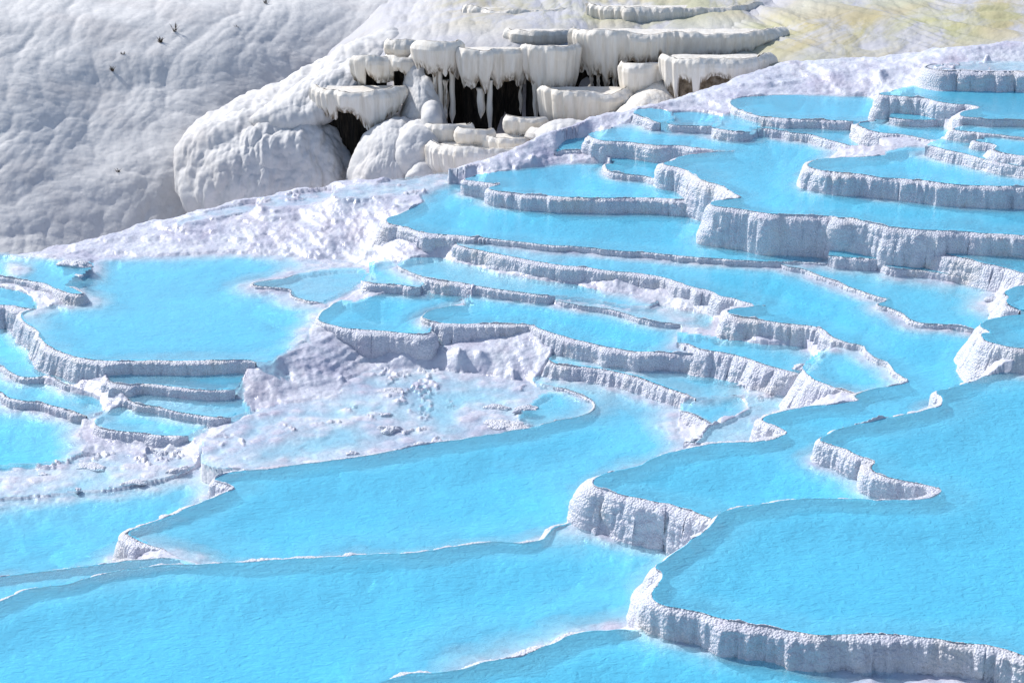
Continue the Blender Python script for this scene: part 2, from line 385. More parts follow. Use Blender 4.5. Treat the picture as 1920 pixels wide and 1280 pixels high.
pool('JB', 0.36, 'small rounded pale pool inside a loop of ragged rim',
     ('r', [(1276,768),(1283,769),(1310,774),(1338,790),(1362,806),(1335,790),(1360,784),(1390,774),(1406,760),(1375,741),(1358,737)]),
     ('s', [(1340,742),(1300,748),(1283,758)]), ws=0.5, dm=0.2, k=0.5, th=0.07)
pool('JC', 0.45, 'lavender shallow flat between the ragged loop and the winding blue pool',
     ('r', [(1282,826),(1312,834),(1322,812),(1345,796),(1362,790)]),
     ('s', [(1410,765),(1400,730),(1450,700),(1510,705),(1510,735),(1560,755),(1500,775),(1440,785),(1425,800),(1425,826),(1340,836)]), ws=0.9, dm=0.07, th=0.06, k=0.5)
pool('S', 1.36, 'small pale pool cupped by a sunlit wall beside the winding blue pool',
     ('r', [(1506,688),(1512,697),(1524,707),(1556,721),(1597,733),(1640,749)]),
     ('s', [(1680,735),(1725,715),(1690,690),(1640,670),(1600,650),(1560,650),(1530,670)]), ws=0.9, dm=0.4, k=0.45)
pool('OB', 0.98, 'pale shallow pool under the tall lobed wall right of centre',
     ('r', [(1270,641),(1296,643),(1318,652),(1358,657),(1413,673),(1457,689),(1506,699)]),
     ('s', [(1530,680),(1520,650),(1430,645),(1360,640),(1330,630),(1280,625)]), ws=0.8, dm=0.2, k=0.5)
pool('NB', 0.98, 'pale narrow pool beneath the tall curtain wall left of centre',
     ('r', [(678,524),(702,529),(747,532),(789,537)]),
     ('s', [(800,525),(775,505),(745,488),(705,490),(690,510)]), ws=0.6, dm=0.35, k=0.45)
pool('PA', 1.08, 'long shallow ledge pool beneath the long sunlit wall in the centre',
     ('r', [(745,496),(760,503),(777,509),(800,519),(822,522),(860,527),(897,534),(935,541),(991,548),(1042,553)]),
     ('s', [(1110,560),(1200,575),(1240,560),(1100,538),(1010,525),(935,510),(879,498),(815,478),(770,484)]), ws=0.9, dm=0.16, k=0.5)
pool('PB', 0.98, 'thin shallow ledge pool at the foot of the long sunlit wall, right of centre',
     ('r', [(1040,561),(1085,571),(1120,575),(1152,580),(1200,594),(1240,603),(1275,606)]),
     ('s', [(1330,610),(1340,590),(1240,572),(1160,560),(1080,552)]), ws=0.6, dm=0.10, k=0.5, shoals=[(1270,590,0.8)])
pool('Q', 1.65, 'vivid blue crescent pool in the middle, closed by a thin pale rim line',
     ('r', [(795,378),(782,388),(755,400),(725,411),(735,417),(755,422),(785,432),(822,437),(879,441),(924,445),(972,452),(1029,458),(1104,462),(1145,467),(1197,470),(1219,473),(1279,477),(1338,483),(1398,487),(1469,490),(1508,490),(1552,493)]),
     ('s', [(1600,480),(1720,470),(1760,455),(1560,450),(1440,430),(1330,410),(1330,385),(1200,380),(1060,375),(940,362),(866,340),(815,345),(785,360)]), k=0.16, ws=1.2)
pool('X', 1.61, 'pale pool fenced by a thin beaded rim, left of the far right walls',
     ('r', [(1462,493),(1475,497),(1508,503),(1532,513),(1576,527),(1607,541),(1651,556),(1679,559),(1660,565),(1647,571),(1675,574),(1706,590),(1714,603),(1754,606),(1793,608),(1840,619)]),
     ('s', [(1870,610),(1850,590),(1850,555),(1896,535),(1840,515),(1760,495),(1680,490),(1560,488)]), k=0.3, ws=1.6, dm=0.28, th=0.035)
pool('YA', 1.92, 'small pale pool behind a short dark wall on the right',
     ('r', [(1553,478),(1600,481),(1655,484)]),
     ('s', [(1665,478),(1660,468),(1560,466)]), ws=0.4, dm=0.2, k=0.3)
pool('YB', 1.80, 'long shallow pool on the right enclosed by a beaded wall and a bright sunlit wall',
     ('r', [(1648,487),(1658,495),(1675,503),(1722,503),(1778,512),(1828,517)]),
     ('s', [(1850,515),(1800,490),(1760,470),(1720,466),(1665,470)]), ws=0.5, dm=0.2, k=0.35)
pool('Z', 2.22, 'blue pool at the right edge below the long lobed wall',
     ('r', [(1795,457),(1776,463),(1764,470),(1778,474),(1833,489),(1888,499),(1920,512),(2100,540)]),
     ('s', [(2400,560),(2400,470),(1920,450),(1830,445)]), ws=0.7, dm=0.5, k=0.55)
pool('RA', 2.05, 'small blue pool at the right edge with a ragged white wall',
     ('r', [(2050,530),(1920,535),(1898,540),(1886,549),(1900,557),(1886,566),(1914,580)]),
     ('s', [(1960,595),(2300,590),(2300,540)]), ws=0.5, k=0.5)
pool('RB', 2.45, 'blue pool at the right edge on a tall white spur wall',
     ('r', [(2300,584),(1920,589),(1872,596),(1849,603),(1838,612),(1872,626),(1841,624),(1849,636),(1873,643),(1920,653),(2100,665)]),
     ('s', [(2500,660),(2500,590)]), ws=0.8, k=0.5)
pool('T', 2.10, 'blue half-moon pool in the upper middle held by a straight shaded wall',
     ('r', [(885,332),(871,336),(890,338),(915,341),(946,344),(922,351),(920,354),(954,360),(1010,364),(1059,367),(1122,369),(1200,369),(1260,371),(1336,372)]),
     ('s', [(1350,365),(1300,345),(1260,325),(1150,312),(1130,305),(1036,306),(1000,312),(935,322)]), k=0.14, ws=0.9)
pool('TB', 2.28, 'small blue pool behind a knobbly low rim in the upper middle',
     ('r', [(1170,311),(1150,308),(1137,307),(1140,316),(1146,321),(1165,324),(1201,327),(1238,334),(1280,339)]),
     ('s', [(1300,320),(1270,300),(1180,286),(1140,292),(1150,300)]), ws=0.5, k=0.3)
pool('TC', 2.36, 'small ledge pool on the crest beside the stained cliff',
     ('r', [(1040,285),(1052,280),(1080,280),(1104,280),(1112,272)]), ('s', [(1125,262),(1100,258),(1060,262)]), ws=0.4, dm=0.3, k=0.4)
pool('U', 2.80, 'big blue pool in the upper right behind a tall dark lobed wall',
     ('r', [(1104,252),(1114,257),(1130,263),(1170,263),(1201,267),(1236,271),(1266,270),(1294,274),(1341,281),(1390,283),(1337,285),(1290,291),(1275,294),(1267,303),(1249,306),(1257,309),(1279,313),(1297,323),(1318,338),(1354,345),(1378,360),(1401,371),(1360,374),(1334,379),(1340,384),(1398,391),(1445,400),(1516,402),(1560,402),(1577,408),(1590,404),(1615,412),(1675,424),(1734,430),(1817,431),(1833,435),(1920,440),(2100,450)]),
     ('s', [(2400,460),(2400,380),(1920,372),(1800,365),(1660,352),(1520,335),(1510,315),(1560,290),(1600,275),(1500,262),(1420,240),(1300,232),(1210,222),(1170,232),(1130,245)]), k=0.18, ws=1.3)
pool('V', 3.40, 'blue pool on the right behind a long pale creased wall',
     ('r', [(1660,291),(1630,294),(1562,297),(1534,299),(1524,306),(1522,311),(1543,318),(1574,322),(1621,325),(1639,331),(1679,332),(1726,336),(1761,341),(1808,345),(1874,346),(1920,348),(2100,355)]),
     ('s', [(2400,360),(2400,330),(1920,325),(1850,310),(1800,290),(1740,272),(1700,275),(1670,282)]), k=0.22, ws=1.0)
pool('WA', 3.05, 'narrow blue pool in the upper right behind a bright sunlit rubbly wall',
     ('r', [(1405,237),(1413,237),(1461,241),(1492,249),(1524,250),(1556,260),(1595,273),(1657,289)]),
     ('s', [(1640,270),(1600,252),(1595,232),(1500,226),(1420,230)]), ws=0.7, k=0.5, dm=0.5)
pool('WB', 3.32, 'long blue pool near the top, behind a low scalloped grey wall',
     ('r', [(1430,180),(1385,184),(1370,188),(1376,198),(1401,208),(1417,215),(1453,220),(1500,222),(1556,224),(1600,226)]),
     ('s', [(1640,235),(1680,225),(1660,200),(1640,182),(1560,178),(1480,178)]), k=0.35, ws=0.8)
pool('WC', 3.50, 'blue pool in the upper right stepping down to a bright white rubble bank',
     ('r', [(1640,228),(1607,231),(1625,241),(1653,248),(1690,251),(1726,256),(1750,262),(1776,264)]),
     ('s', [(1790,255),(1770,238),(1756,222),(1700,215),(1650,214)]), k=0.6, ws=0.7)
pool('WD', 3.72, 'sliver of blue water above a beaded rim, under the smooth fluted wall',
     ('r', [(1668,219),(1691,222),(1714,223),(1760,223)]), ('s', [(1775,212),(1750,202),(1690,206)]), ws=0.4, dm=0.3, k=0.3)
pool('VB', 3.72, 'small blue pool above a bright double wall at the right',
     ('r', [(1735,272),(1752,273),(1775,280),(1808,286),(1850,298),(1920,312),(2050,325)]),
     ('s', [(2200,320),(1920,295),(1860,283),(1850,268),(1800,258),(1765,262)]), ws=0.6, k=0.55, dm=0.5)
pool('VC', 3.95, 'small blue pool with a notched rim at the right edge, above the double wall',
     ('r', [(1840,261),(1828,264),(1855,266),(1880,272),(1862,279),(1897,288),(1920,291),(2050,302)]),
     ('s', [(2200,300),(2200,260),(1920,256),(1870,254)]), ws=0.6, k=0.45)
pool('WE', 4.02, 'narrow blue pool at the right edge, just under the topmost large pool',
     ('r', [(1800,237),(1790,243),(1817,245),(1855,250),(1888,253),(1920,257),(2050,265)]),
     ('s', [(2200,265),(2200,232),(1920,230),(1850,228)]), ws=0.5, k=0.4, dm=0.5)
pool('W', 4.25, 'topmost large blue pool, upper right, with a smooth fluted wall',
     ('r', [(1670,172),(1654,174),(1649,177),(1679,178),(1714,181),(1745,184),(1757,190),(1792,194),(1820,195),(1850,203),(1815,208),(1799,213),(1806,218),(1830,218),(1855,222),(1888,222),(1920,223),(2050,226)]),
     ('s', [(2300,225),(2300,145),(1920,142),(1760,142),(1735,158),(1700,165)]), k=0.12, ws=1.0)
pool('WF', 4.85, 'shallow shelf at the right edge above a rounded flowstone wall',
     ('r', [(1770,120),(1757,126),(1775,128),(1850,129),(1920,131),(2050,134)]), ('s', [(2300,135),(2300,112),(1920,114),(1840,116)]), ws=0.3, dm=0.05, k=0.2, th=0.25)
pool('CA', 3.08, 'tiny pool on the crest, in front of the brown holed ledge',
     ('r', [(1188,212),(1198,214),(1212,221),(1240,229)]), ('s', [(1262,222),(1255,208),(1225,202),(1196,205)]), ws=0.3, dm=0.3, k=0.5)
pool('CB', 3.02, 'small blue pool on the crest behind a dashed thin rim',
     ('r', [(1250,229),(1261,233),(1306,235),(1345,236)]), ('s', [(1362,228),(1350,215),(1300,208),(1262,212)]), ws=0.3, dm=0.4, k=0.3)
pool('CC', 3.10, 'small blue pool on the crest, left of the long pool near the top',
     ('r', [(1335,238),(1365,243),(1407,246)]), ('s', [(1420,238),(1410,222),(1385,208),(1360,212),(1350,226)]), ws=0.3, dm=0.4, k=0.4)

pool('SA', 1.66, 'glistening film of water on the crest in front of the two big mounds',
     ('s', [(630,352),(700,342),(780,333),(850,322),(868,331),(830,346),(795,360),(770,366),(720,366),(660,372),(625,368)]), dm=0.03, ws=0.5)
pool('SB', 1.22, 'glistening film of water on the crest below the largest mound',
     ('s', [(490,372),(560,362),(625,354),(628,372),(590,382),(530,386),(480,390)]), dm=0.03, ws=0.5)
pool('SC', 0.98, 'glistening film of water on the lower left part of the crest',
     ('s', [(345,410),(400,394),(480,378),(485,390),(440,400),(380,412),(330,420)]), dm=0.03, ws=0.5)

CREST = [(-420,580,.3),(-200,530,.4),(0,484,.55),(100,466,.62),(200,440,.75),(300,412,.88),(400,386,1.02),(500,365,1.2),(620,346,1.48),(750,332,1.85),(850,315,2.15),(950,284,2.4),(1050,240,2.75),(1150,210,2.98),(1250,190,3.2),(1350,160,3.45),(1420,130,3.68),(1480,115,3.84),(1600,108,4.0),(1700,100,4.3),(1800,84,4.7),(1920,78,4.9),(2100,74,5.1),(2400,70,5.2)]
SEEDS = [(1500,150,3.52),(1650,130,4.08),(1450,165,3.42),(1850,105,4.85),(300,470,.65),(450,465,.68),(600,470,.74),(690,470,.9),(400,420,.88),(560,410,1.05),(690,395,1.45),(740,385,1.65),(240,455,.7),(500,440,.85),(640,435,1.05),
         (640,705,.1),(560,740,.02),(480,770,-.1),(700,690,.15),(860,655,.5),(960,690,.25),(780,700,.1),(400,800,-.2),(320,830,-.3),(900,655,.5),(700,650,.2),(540,700,.25),(1240,600,1.0),(1310,620,.98),(860,325,2.15),(1000,290,2.45)]

# ---------------------------------------------------------------- ground raster (a fan of rows that widens with distance)
GU = np.linspace(-0.37, 0.37, 940)
GY = 26.5 * np.exp(np.linspace(0, math.log(74.0 / 26.5), 860))
UU, YY = np.meshgrid(GU, GY)
XX = UU * YY
NR, NC = XX.shape

def inside(poly, X, Y):
    r = np.zeros(X.shape, bool); n = len(poly); j = n - 1
    for i in range(n):
        xi, yi = poly[i]; xj, yj = poly[j]
        if yi != yj:
            r ^= ((yi > Y) != (yj > Y)) & (X < (xj - xi) * (Y - yi) / (yj - yi) + xi)
        j = i
    return r

def jfa(mask, X, Y, reach=64):
    """distance from every cell to the nearest cell of mask"""
    px = np.where(mask, X, 1e6); py = np.where(mask, Y, 1e6)
    best = (px - X)**2 + (py - Y)**2
    st = reach
    while st >= 1:
        for di in (-st, 0, st):
            for dj in (-st, 0, st):
                if di == 0 and dj == 0: continue
                a0, a1 = max(0, di), min(X.shape[0], X.shape[0] + di)
                c0, c1 = max(0, dj), min(X.shape[1], X.shape[1] + dj)
                if a1 <= a0 or c1 <= c0: continue
                S = (slice(a0 - di, a1 - di), slice(c0 - dj, c1 - dj)); D = (slice(a0, a1), slice(c0, c1))
                qx, qy = px[S], py[S]
                d = (qx - X[D])**2 + (qy - Y[D])**2
                m = d < best[D]
                px[D] = np.where(m, qx, px[D]); py[D] = np.where(m, qy, py[D]); best[D] = np.where(m, d, best[D])
        st //= 2
    return np.sqrt(best)

def cell_of(x, y):
    j = np.clip(np.round((x / y - GU[0]) / (GU[1] - GU[0])), 0, NC - 1).astype(int)
    i = np.clip(np.round(np.log(y / GY[0]) / math.log(GY[1] / GY[0])), 0, NR - 1).astype(int)
    return i, j

def sample(A, x, y):
    fj = np.clip((x / y - GU[0]) / (GU[1] - GU[0]), 0, NC - 1.001); fi = np.clip(np.log(y / GY[0]) / math.log(GY[1] / GY[0]), 0, NR - 1.001)
    i, j = fi.astype(int), fj.astype(int); a, b = fi - i, fj - j
    return (A[i, j]*(1-a)*(1-b) + A[i+1, j]*a*(1-b) + A[i, j+1]*(1-a)*b + A[i+1, j+1]*a*b)

owner = np.full((NR, NC), -1, np.int16); OZ = np.full((NR, NC), -9.0)
RIMCELL = np.zeros((NR, NC), bool)
for pi, p in enumerate(POOLS):
    p['rims'] = []; pts = []
    for kind, seg in p['segs']:
        W = at_z([q[0] for q in seg], [q[1] for q in seg], p['z'])[:, :2]
        if kind == 'r':
            R, s = resample(W, 0.03, 2)
            T = np.gradient(R, axis=0); T /= np.linalg.norm(T, axis=1)[:, None] + 1e-9
            N = np.stack([T[:, 1], -T[:, 0]], -1)
            # scalloped line: rounded lobes meeting in sharp creases
            o = pi * 17.3
            amp = 0.5 if p['th'] < 0.08 else 1.0
            w = 0.24*np.abs(noise(s*0.55, o)) + 0.10*np.abs(noise(s*1.7, o + 3)) + 0.010*noise(s*5.0, o + 7)
            fade = np.minimum(1, np.minimum(s, s[-1] - s) / 0.4)
            p['rims'].append([R, N, w * fade * amp, s])
            pts += R[::6].tolist()
        else:
            pts += W.tolist()
    P = np.array(pts)
    area = np.sum(P[:, 0]*np.roll(P[:, 1], -1) - np.roll(P[:, 0], -1)*P[:, 1])
    sg = 1.0 if area > 0 else -1.0           # counter-clockwise: the right-hand normal points outwards
    pts = []
    ri = 0
    for kind, seg in p['segs']:
        if kind == 'r':
            R, N, w, s = p['rims'][ri]
            N = N * sg
            R2 = R + N * w[:, None]
            p['rims'][ri] = (R2, N, s); ri += 1
            pts += R2[::3].tolist()
        else:
            W = at_z([q[0] for q in seg], [q[1] for q in seg], p['z'])[:, :2]
            W, _ = resample(W, 0.25, 1)
            W = W + 0.12*np.stack([noise(W[:, 0]*1.3, W[:, 1]*1.3, pi), noise(W[:, 0]*1.3, W[:, 1]*1.3, pi + 50.5)], -1)
            pts += W.tolist()
    P = p['poly'] = np.array(pts)
    m = (YY > P[:, 1].min()) & (YY < P[:, 1].max()) & (XX > P[:, 0].min()) & (XX < P[:, 0].max()) & (OZ < p['z'])
    ii = np.nonzero(m)
    ins = inside(P.tolist(), XX[ii], YY[ii])
    owner[ii[0][ins], ii[1][ins]] = pi; OZ[ii[0][ins], ii[1][ins]] = p['z']
    for R, N, s in p['rims']:
        i, j = cell_of(R[:, 0], R[:, 1]); RIMCELL[i, j] = True

DR = jfa(RIMCELL, XX, YY, 64)
# crest: behind it the ground falls away
cw = np.array([at_z(a, b, c) for a, b, c in CREST]); cu = cw[:, 0] / cw[:, 1]
CY = np.interp(GU, cu, cw[:, 1])[None, :] + 0.35*noise(GU*60, 3.3)[None, :]; CZ = np.interp(GU, cu, cw[:, 2])[None, :]
beyond = YY - CY
SRC = (owner >= 0) & (DR > 0.55)
SRC |= (owner >= 0) & (np.array([p['dm'] for p in POOLS])[owner] < 0.2)
VAL = np.where(SRC, OZ, 0.0); WGT = SRC.astype(float)
for a, b, c in SEEDS:
    w = at_z(a, b, c); i, j = cell_of(w[0], w[1]); VAL[i-1:i+2, j-1:j+2] = c; WGT[i-1:i+2, j-1:j+2] = 1
cm = np.abs(beyond) < 0.25
VAL[cm] = np.broadcast_to(CZ, XX.shape)[cm]; WGT[cm] = 1.0

def fill(val, wgt):
    """push-pull: spread known heights over the unknown cells"""
    if min(val.shape) < 4:
        return np.full(val.shape, (val*wgt).sum() / max(wgt.sum(), 1e-9))
    a, b = val.shape; pa, pb = a % 2, b % 2
    v = np.pad(val*wgt, ((0, pa), (0, pb))); w = np.pad(wgt, ((0, pa), (0, pb)))
    v2 = v.reshape(v.shape[0]//2, 2, v.shape[1]//2, 2).sum((1, 3)); w2 = w.reshape(w.shape[0]//2, 2, w.shape[1]//2, 2).sum((1, 3))
    lo = fill(np.where(w2 > 0, v2 / np.maximum(w2, 1e-9), 0), np.minimum(w2, 1))
    r = np.clip((np.arange(a) - 0.5) / 2, 0, lo.shape[0] - 1.001); c = np.clip((np.arange(b) - 0.5) / 2, 0, lo.shape[1] - 1.001)
    i, j = r.astype(int)[:, None], c.astype(int)[None, :]; fr, fc = (r % 1)[:, None], (c % 1)[None, :]
    i2, j2 = np.minimum(i+1, lo.shape[0]-1), np.minimum(j+1, lo.shape[1]-1)
    up = lo[i, j]*(1-fr)*(1-fc) + lo[i2, j]*fr*(1-fc) + lo[i, j2]*(1-fr)*fc + lo[i2, j2]*fr*fc
    return val*wgt + up*(1 - wgt)

LEV = fill(VAL, WGT)
for _ in range(40):                      # relax the filled part
    L2 = LEV.copy()
    L2[1:-1, 1:-1] = (LEV[:-2, 1:-1] + LEV[2:, 1:-1] + LEV[1:-1, :-2] + LEV[1:-1, 2:]) / 4
    LEV = np.where(WGT > 0, VAL, L2)
nowner = owner < 0
# dry crust: small steps along the contours, lumps and flow ridges
n1 = fbm(XX*0.55, YY*0.55, 0, 11, 4); n2 = fbm(XX*2.3, YY*2.3, 0, 21, 4); n3 = noise(XX*7, YY*7, 0, 31)
base = LEV + 0.05*n1 + 0.014*n2
st = 0.11
q = base / st; fl = np.floor(q); frq = q - fl
terr = st * (fl + ss(0.55, 1.0, frq))
rough_zone = ss(0.25, 1.3, np.abs(np.gradient(LEV, axis=0) / np.gradient(YY, axis=0))*4)
tw = 0.55*(1 - 0.8*rough_zone)
crust = (1 - tw)*base + tw*terr + 0.010*n2 + 0.010*pillow(XX*6, YY*6, 3) + 0.004*n3 - 0.012
crust += 0.055*rough_zone*(np.abs(noise(XX*1.1 + YY*0.5 + 0.6*n1, YY*0.35 - 0.2*XX, 0, 9)) - 0.3) + 0.028*rough_zone*np.abs(noise(XX*3.2 + YY*1.2, YY*1.1 - XX*0.4, 0, 10))
bank = ss(0.06, 0.5, np.abs(np.gradient(LEV, axis=0) / np.gradient(YY, axis=0))*2)
wq = 0.5*noise(XX*0.5, YY*0.5, 0, 77)
bank = bank*(0.35 + 0.65*ss(49, 55, YY)); rough_zone = rough_zone*(0.4 + 0.6*ss(49, 55, YY))
mrim = np.exp(-((np.minimum(frq, 1 - frq)) / 0.10)**2) * ss(-0.1, 0.35, noise(XX*0.8, YY*0.8, 0, 78))
crust += 0.035*mrim*(0.6 + 0.6*n3) + bank*0.03*pillow(XX*5, YY*3.5, 79)
crust += bank*(0.10*np.abs(noise(XX*0.9 + YY*0.55 + wq, YY*0.30 - XX*0.15, 0, 71)) + 0.045*np.abs(noise(XX*2.4 + YY*1.3 + wq, YY*0.7 - XX*0.3, 0, 72)) + 0.03*np.abs(noise(XX*6 + YY*3, YY*1.8 - XX*0.7, 0, 73)) - 0.07)
GZ = crust
DEPTH = np.zeros((NR, NC))
for pi, p in enumerate(POOLS):
    m = owner == pi
    if not m.any(): continue
    i0, i1 = np.where(m.any(1))[0][[0, -1]]; j0, j1 = np.where(m.any(0))[0][[0, -1]]
    S = (slice(max(0, i0-3), i1+4), slice(max(0, j0-3), j1+4))
    mm = m[S]; oz = OZ[S]
    own = np.zeros(mm.shape, bool)
    for R, N, s in p['rims']:
        i, j = cell_of(R[:, 0], R[:, 1]); ok = (i >= S[0].start) & (i < S[0].stop) & (j >= S[1].start) & (j < S[1].stop)
        own[i[ok] - S[0].start, j[ok] - S[1].start] = True
    do = jfa(own, XX[S], YY[S], 64) if own.any() else np.full(mm.shape, 9.0)
    seed = (~mm) & ((nowner[S] & (DR[S] > 0.3) & (do > 1.6)) | ((oz > p['z'] - 0.03) & (owner[S] != pi)))
    ds = jfa(seed, XX[S], YY[S], 128) if seed.any() else np.full(mm.shape, 99.0)
    w = 1.25 * p['ws'] * (1 + 0.35*n1[S])
    d = p['dm'] * np.clip(ss(0, 1, ds / w)*0.75 + 0.25*np.clip(ds / (w*0.35), 0, 1), 0, 1)
    d = d * (0.36 + 0.64*ss(0.15, 1.3, DR[S] + 0.2*n1[S])) if p['dm'] > 0.3 else d
    for a, b, r in p['shoals']:
        c = at_z(a, b, p['z']); d = d * ss(0.1, 1.0, np.hypot(XX[S]-c[0], (YY[S]-c[1])*0.7) / r + 0.25*n1[S])
    d = d + 0.02*n2[S]*np.minimum(1, ds/0.4) + 0.015 - 0.03*np.clip(pillow(XX[S]*1.9, YY[S]*1.9, 8) - 0.72, 0, 1)*4*(d < 0.07)
    # threads of crust that break the surface of the shallow films
    thread = ss(0.10, 0.0, np.abs(noise(XX[S]*0.9 + 0.3*n2[S], YY[S]*0.55, 0, 81))) * ss(-0.05, 0.3, noise(XX[S]*0.6, YY[S]*0.5, 0, 82))
    d = d - 0.11*thread*(0.55 + 0.6*n3[S] + 0.3*pillow(XX[S]*6, YY[S]*6, 83))*(p['dm'] < 0.1)
    DEPTH[S] = np.where(mm, d, DEPTH[S])
GZ = np.where(nowner, GZ, OZ - DEPTH)
GZ = np.where(beyond > 0, np.minimum(GZ, CZ + 0.05*n2 - 0.25*beyond - 0.22*beyond**2), GZ)
GZ = np.maximum(GZ, -7.5)
mesh('travertine_ground', np.stack([XX, YY, GZ], -1), grid_faces(NR, NC), M_GROUND)
tag(bpy.data.objects['travertine_ground'], 'white crusted travertine ground between and under the pools', 'ground', kind='structure')

# ---------------------------------------------------------------- rims and water, one thing per pool
def build_rim(p, pi, parent):
    Vs, Fs, base_i = [], [], 0
    z0 = p['z']
    for R, N, s in p['rims']:
        dist = float(np.median(np.hypot(R[:, 0], R[:, 1])))
        vis = (np.abs(R[:, 0] / R[:, 1]) < 0.40) & (R[:, 1] > 26)
        R, N, s = R[vis], N[vis], s[vis]
        if len(R) < 4: continue
        step = 0.00048 * dist
        s2 = np.arange(s[0], s[-1], step)
        R = np.stack([np.interp(s2, s, R[:, c]) for c in (0, 1)], -1)
        T = np.gradient(R, axis=0)
        ang = np.unwrap(np.arctan2(T[:, 1], T[:, 0])); ang = box_smooth(ang, max(3, int(0.16 / step)))
        sgn = 1.0 if (N[len(N)//2] @ np.array([np.sin(ang[len(ang)//2]), -np.cos(ang[len(ang)//2])])) > 0 else -1.0
        N = sgn * np.stack([np.sin(ang), -np.cos(ang)], -1)
        s = s2; o = pi * 31.7
        # what the wall stands on
        zl = np.minimum.reduce([sample(GZ, R[:, 0] + N[:, 0]*q, R[:, 1] + N[:, 1]*q) for q in (0.25, 0.45, 0.7)])
        zs = np.minimum.reduce([sample(np.where(nowner, GZ, OZ), R[:, 0] + N[:, 0]*q, R[:, 1] + N[:, 1]*q) for q in (0.25, 0.45, 0.7)])
        zl = box_smooth(np.minimum(zl, z0 - 0.12), max(3, int(0.4 / step)))
        hh = z0 - zl
        hs = np.clip(z0 - zs, 0.08, 3)
        th = p['th']
        nv = int(np.clip(np.max(hh) / (0.00060*dist), 10, 40))
        v = np.linspace(0, 1, nv)[None, :]
        lipn = (0.5 + 0.5*noise(s*3.1, o)) * (0.6 + 0.8*np.clip(pillow(s*7, o + 0*s, 4), 0, 1))
        lz = (-0.022 + p['lip']*(0.75*ss(0.25, 0.65, noise(s*0.8, o + 40)) + 0.5*ss(0.1, 0.6, noise(s*2.6, o + 41)))*(0.5 + lipn))[:, None]
        S = s[:, None] + 0*v
        Zr = hh[:, None] * v
        # inner side, lip, outer side
        ino = np.array([-0.20, -0.12, -0.07, -0.03, 0.0])[None, :] + 0*s[:, None]
        inz = np.concatenate([np.array([-0.60, -0.32, -0.13, -0.035])[None, :] + 0*s[:, None], lz*0.6 - 0.008], 1)
        lpo = np.array([0.25, 0.6, 0.9])[None, :]*th + 0*s[:, None]
        lpz = np.concatenate([lz, lz*1.05, lz*0.6], 1)
        lob = np.abs(noise(S*0.9, 0.25*Zr, o)); lob2 = np.abs(noise(S*2.6, Zr*0.8, o + 9))
        small = p['th'] < 0.08
        A = np.clip(hs / 0.55, 0.2, 1.0)[:, None]
        zone = ss(-0.25, 0.35, noise(S*0.22, 0.15*Zr, o + 60)); zon2 = ss(-0.2, 0.3, noise(S*0.5, 0.6*Zr, o + 61))
        lean = p['k'] * hs[:, None] * (v**1.4) * (1 + 0.5*noise(S*0.35, 0*S, o + 4))
        belly = p['belly']*A*np.sin(np.clip(v, 0, 1)*math.pi*0.9)**0.8
        bulge = A*(0.36*lob*np.minimum(1, v*12) + 0.17*lob2*np.minimum(1, v*14)*(0.4 + zon2) + 0.14*np.abs(noise(S*0.33, 0.1*Zr, o + 62))*np.minimum(1, v*9))
        pop = np.clip(hs/0.35, 0.45, 1)[:, None]*(0.085*pillow(S*6.0, Zr*2.6 + o, 2) + 0.050*pillow(S*12, Zr*8 + o, 6))*np.minimum(1, 0.30 + v*7)*(0.6 + 0.7*zon2)
        drip = 0.05*np.abs(noise(S*9.5, Zr*0.8, o + 12))*ss(0.0, 0.12, v) + 0.07*A*np.abs(noise(S*5.0, Zr*0.7, o + 2))*ss(0.02, 0.3, v)
        oo = th + lean + (belly*0.45 + bulge + pop + drip - 0.07) * (0.55 if small else 1.0)
        oz = -Zr - 0.0*v
        oo = oo + (0.045*pillow(S*1.7, Zr*7 + 0.4*noise(S*2, Zr*2, o + 63), 12)*(1 - zone) + 0.06*zone*np.abs(noise(S*4.2, Zr*0.45, o + 64)))*ss(0, 0.2, v)*A
        # rough ledges on the face
        oz = oz + 0.02*noise(S*4, Zr*4, o + 6)*np.sin(v*math.pi)
        oz[:, -1] -= 0.15
        jit = 0.012*noise(s*14, o + 1)[:, None]
        OO = np.concatenate([ino, lpo + 0.8*jit, oo], 1); ZZ = np.concatenate([inz, lpz + jit, oz], 1)
        # taper the two ends into the ground
        fe = np.minimum(s - s[0], s[-1] - s); tp = ss(0, 0.25, fe)[:, None]
        ZZ = np.where(ZZ > -0.02, ZZ*tp - 0.05*(1 - tp), ZZ); OO = OO * (0.25 + 0.75*tp)
        # keep folds in sharp corners from crossing far
        P = np.stack([R[:, :1] + N[:, :1]*OO, R[:, 1:] + N[:, 1:]*OO, z0 + ZZ], -1)
        Vs.append(P.reshape(-1, 3)); Fs.append(grid_faces(P.shape[0], P.shape[1]) + base_i); base_i += P.shape[0]*P.shape[1]
    if not Vs: return None
    return mesh('rim_wall', np.vstack(Vs), np.vstack(Fs), M_RIM, parent)

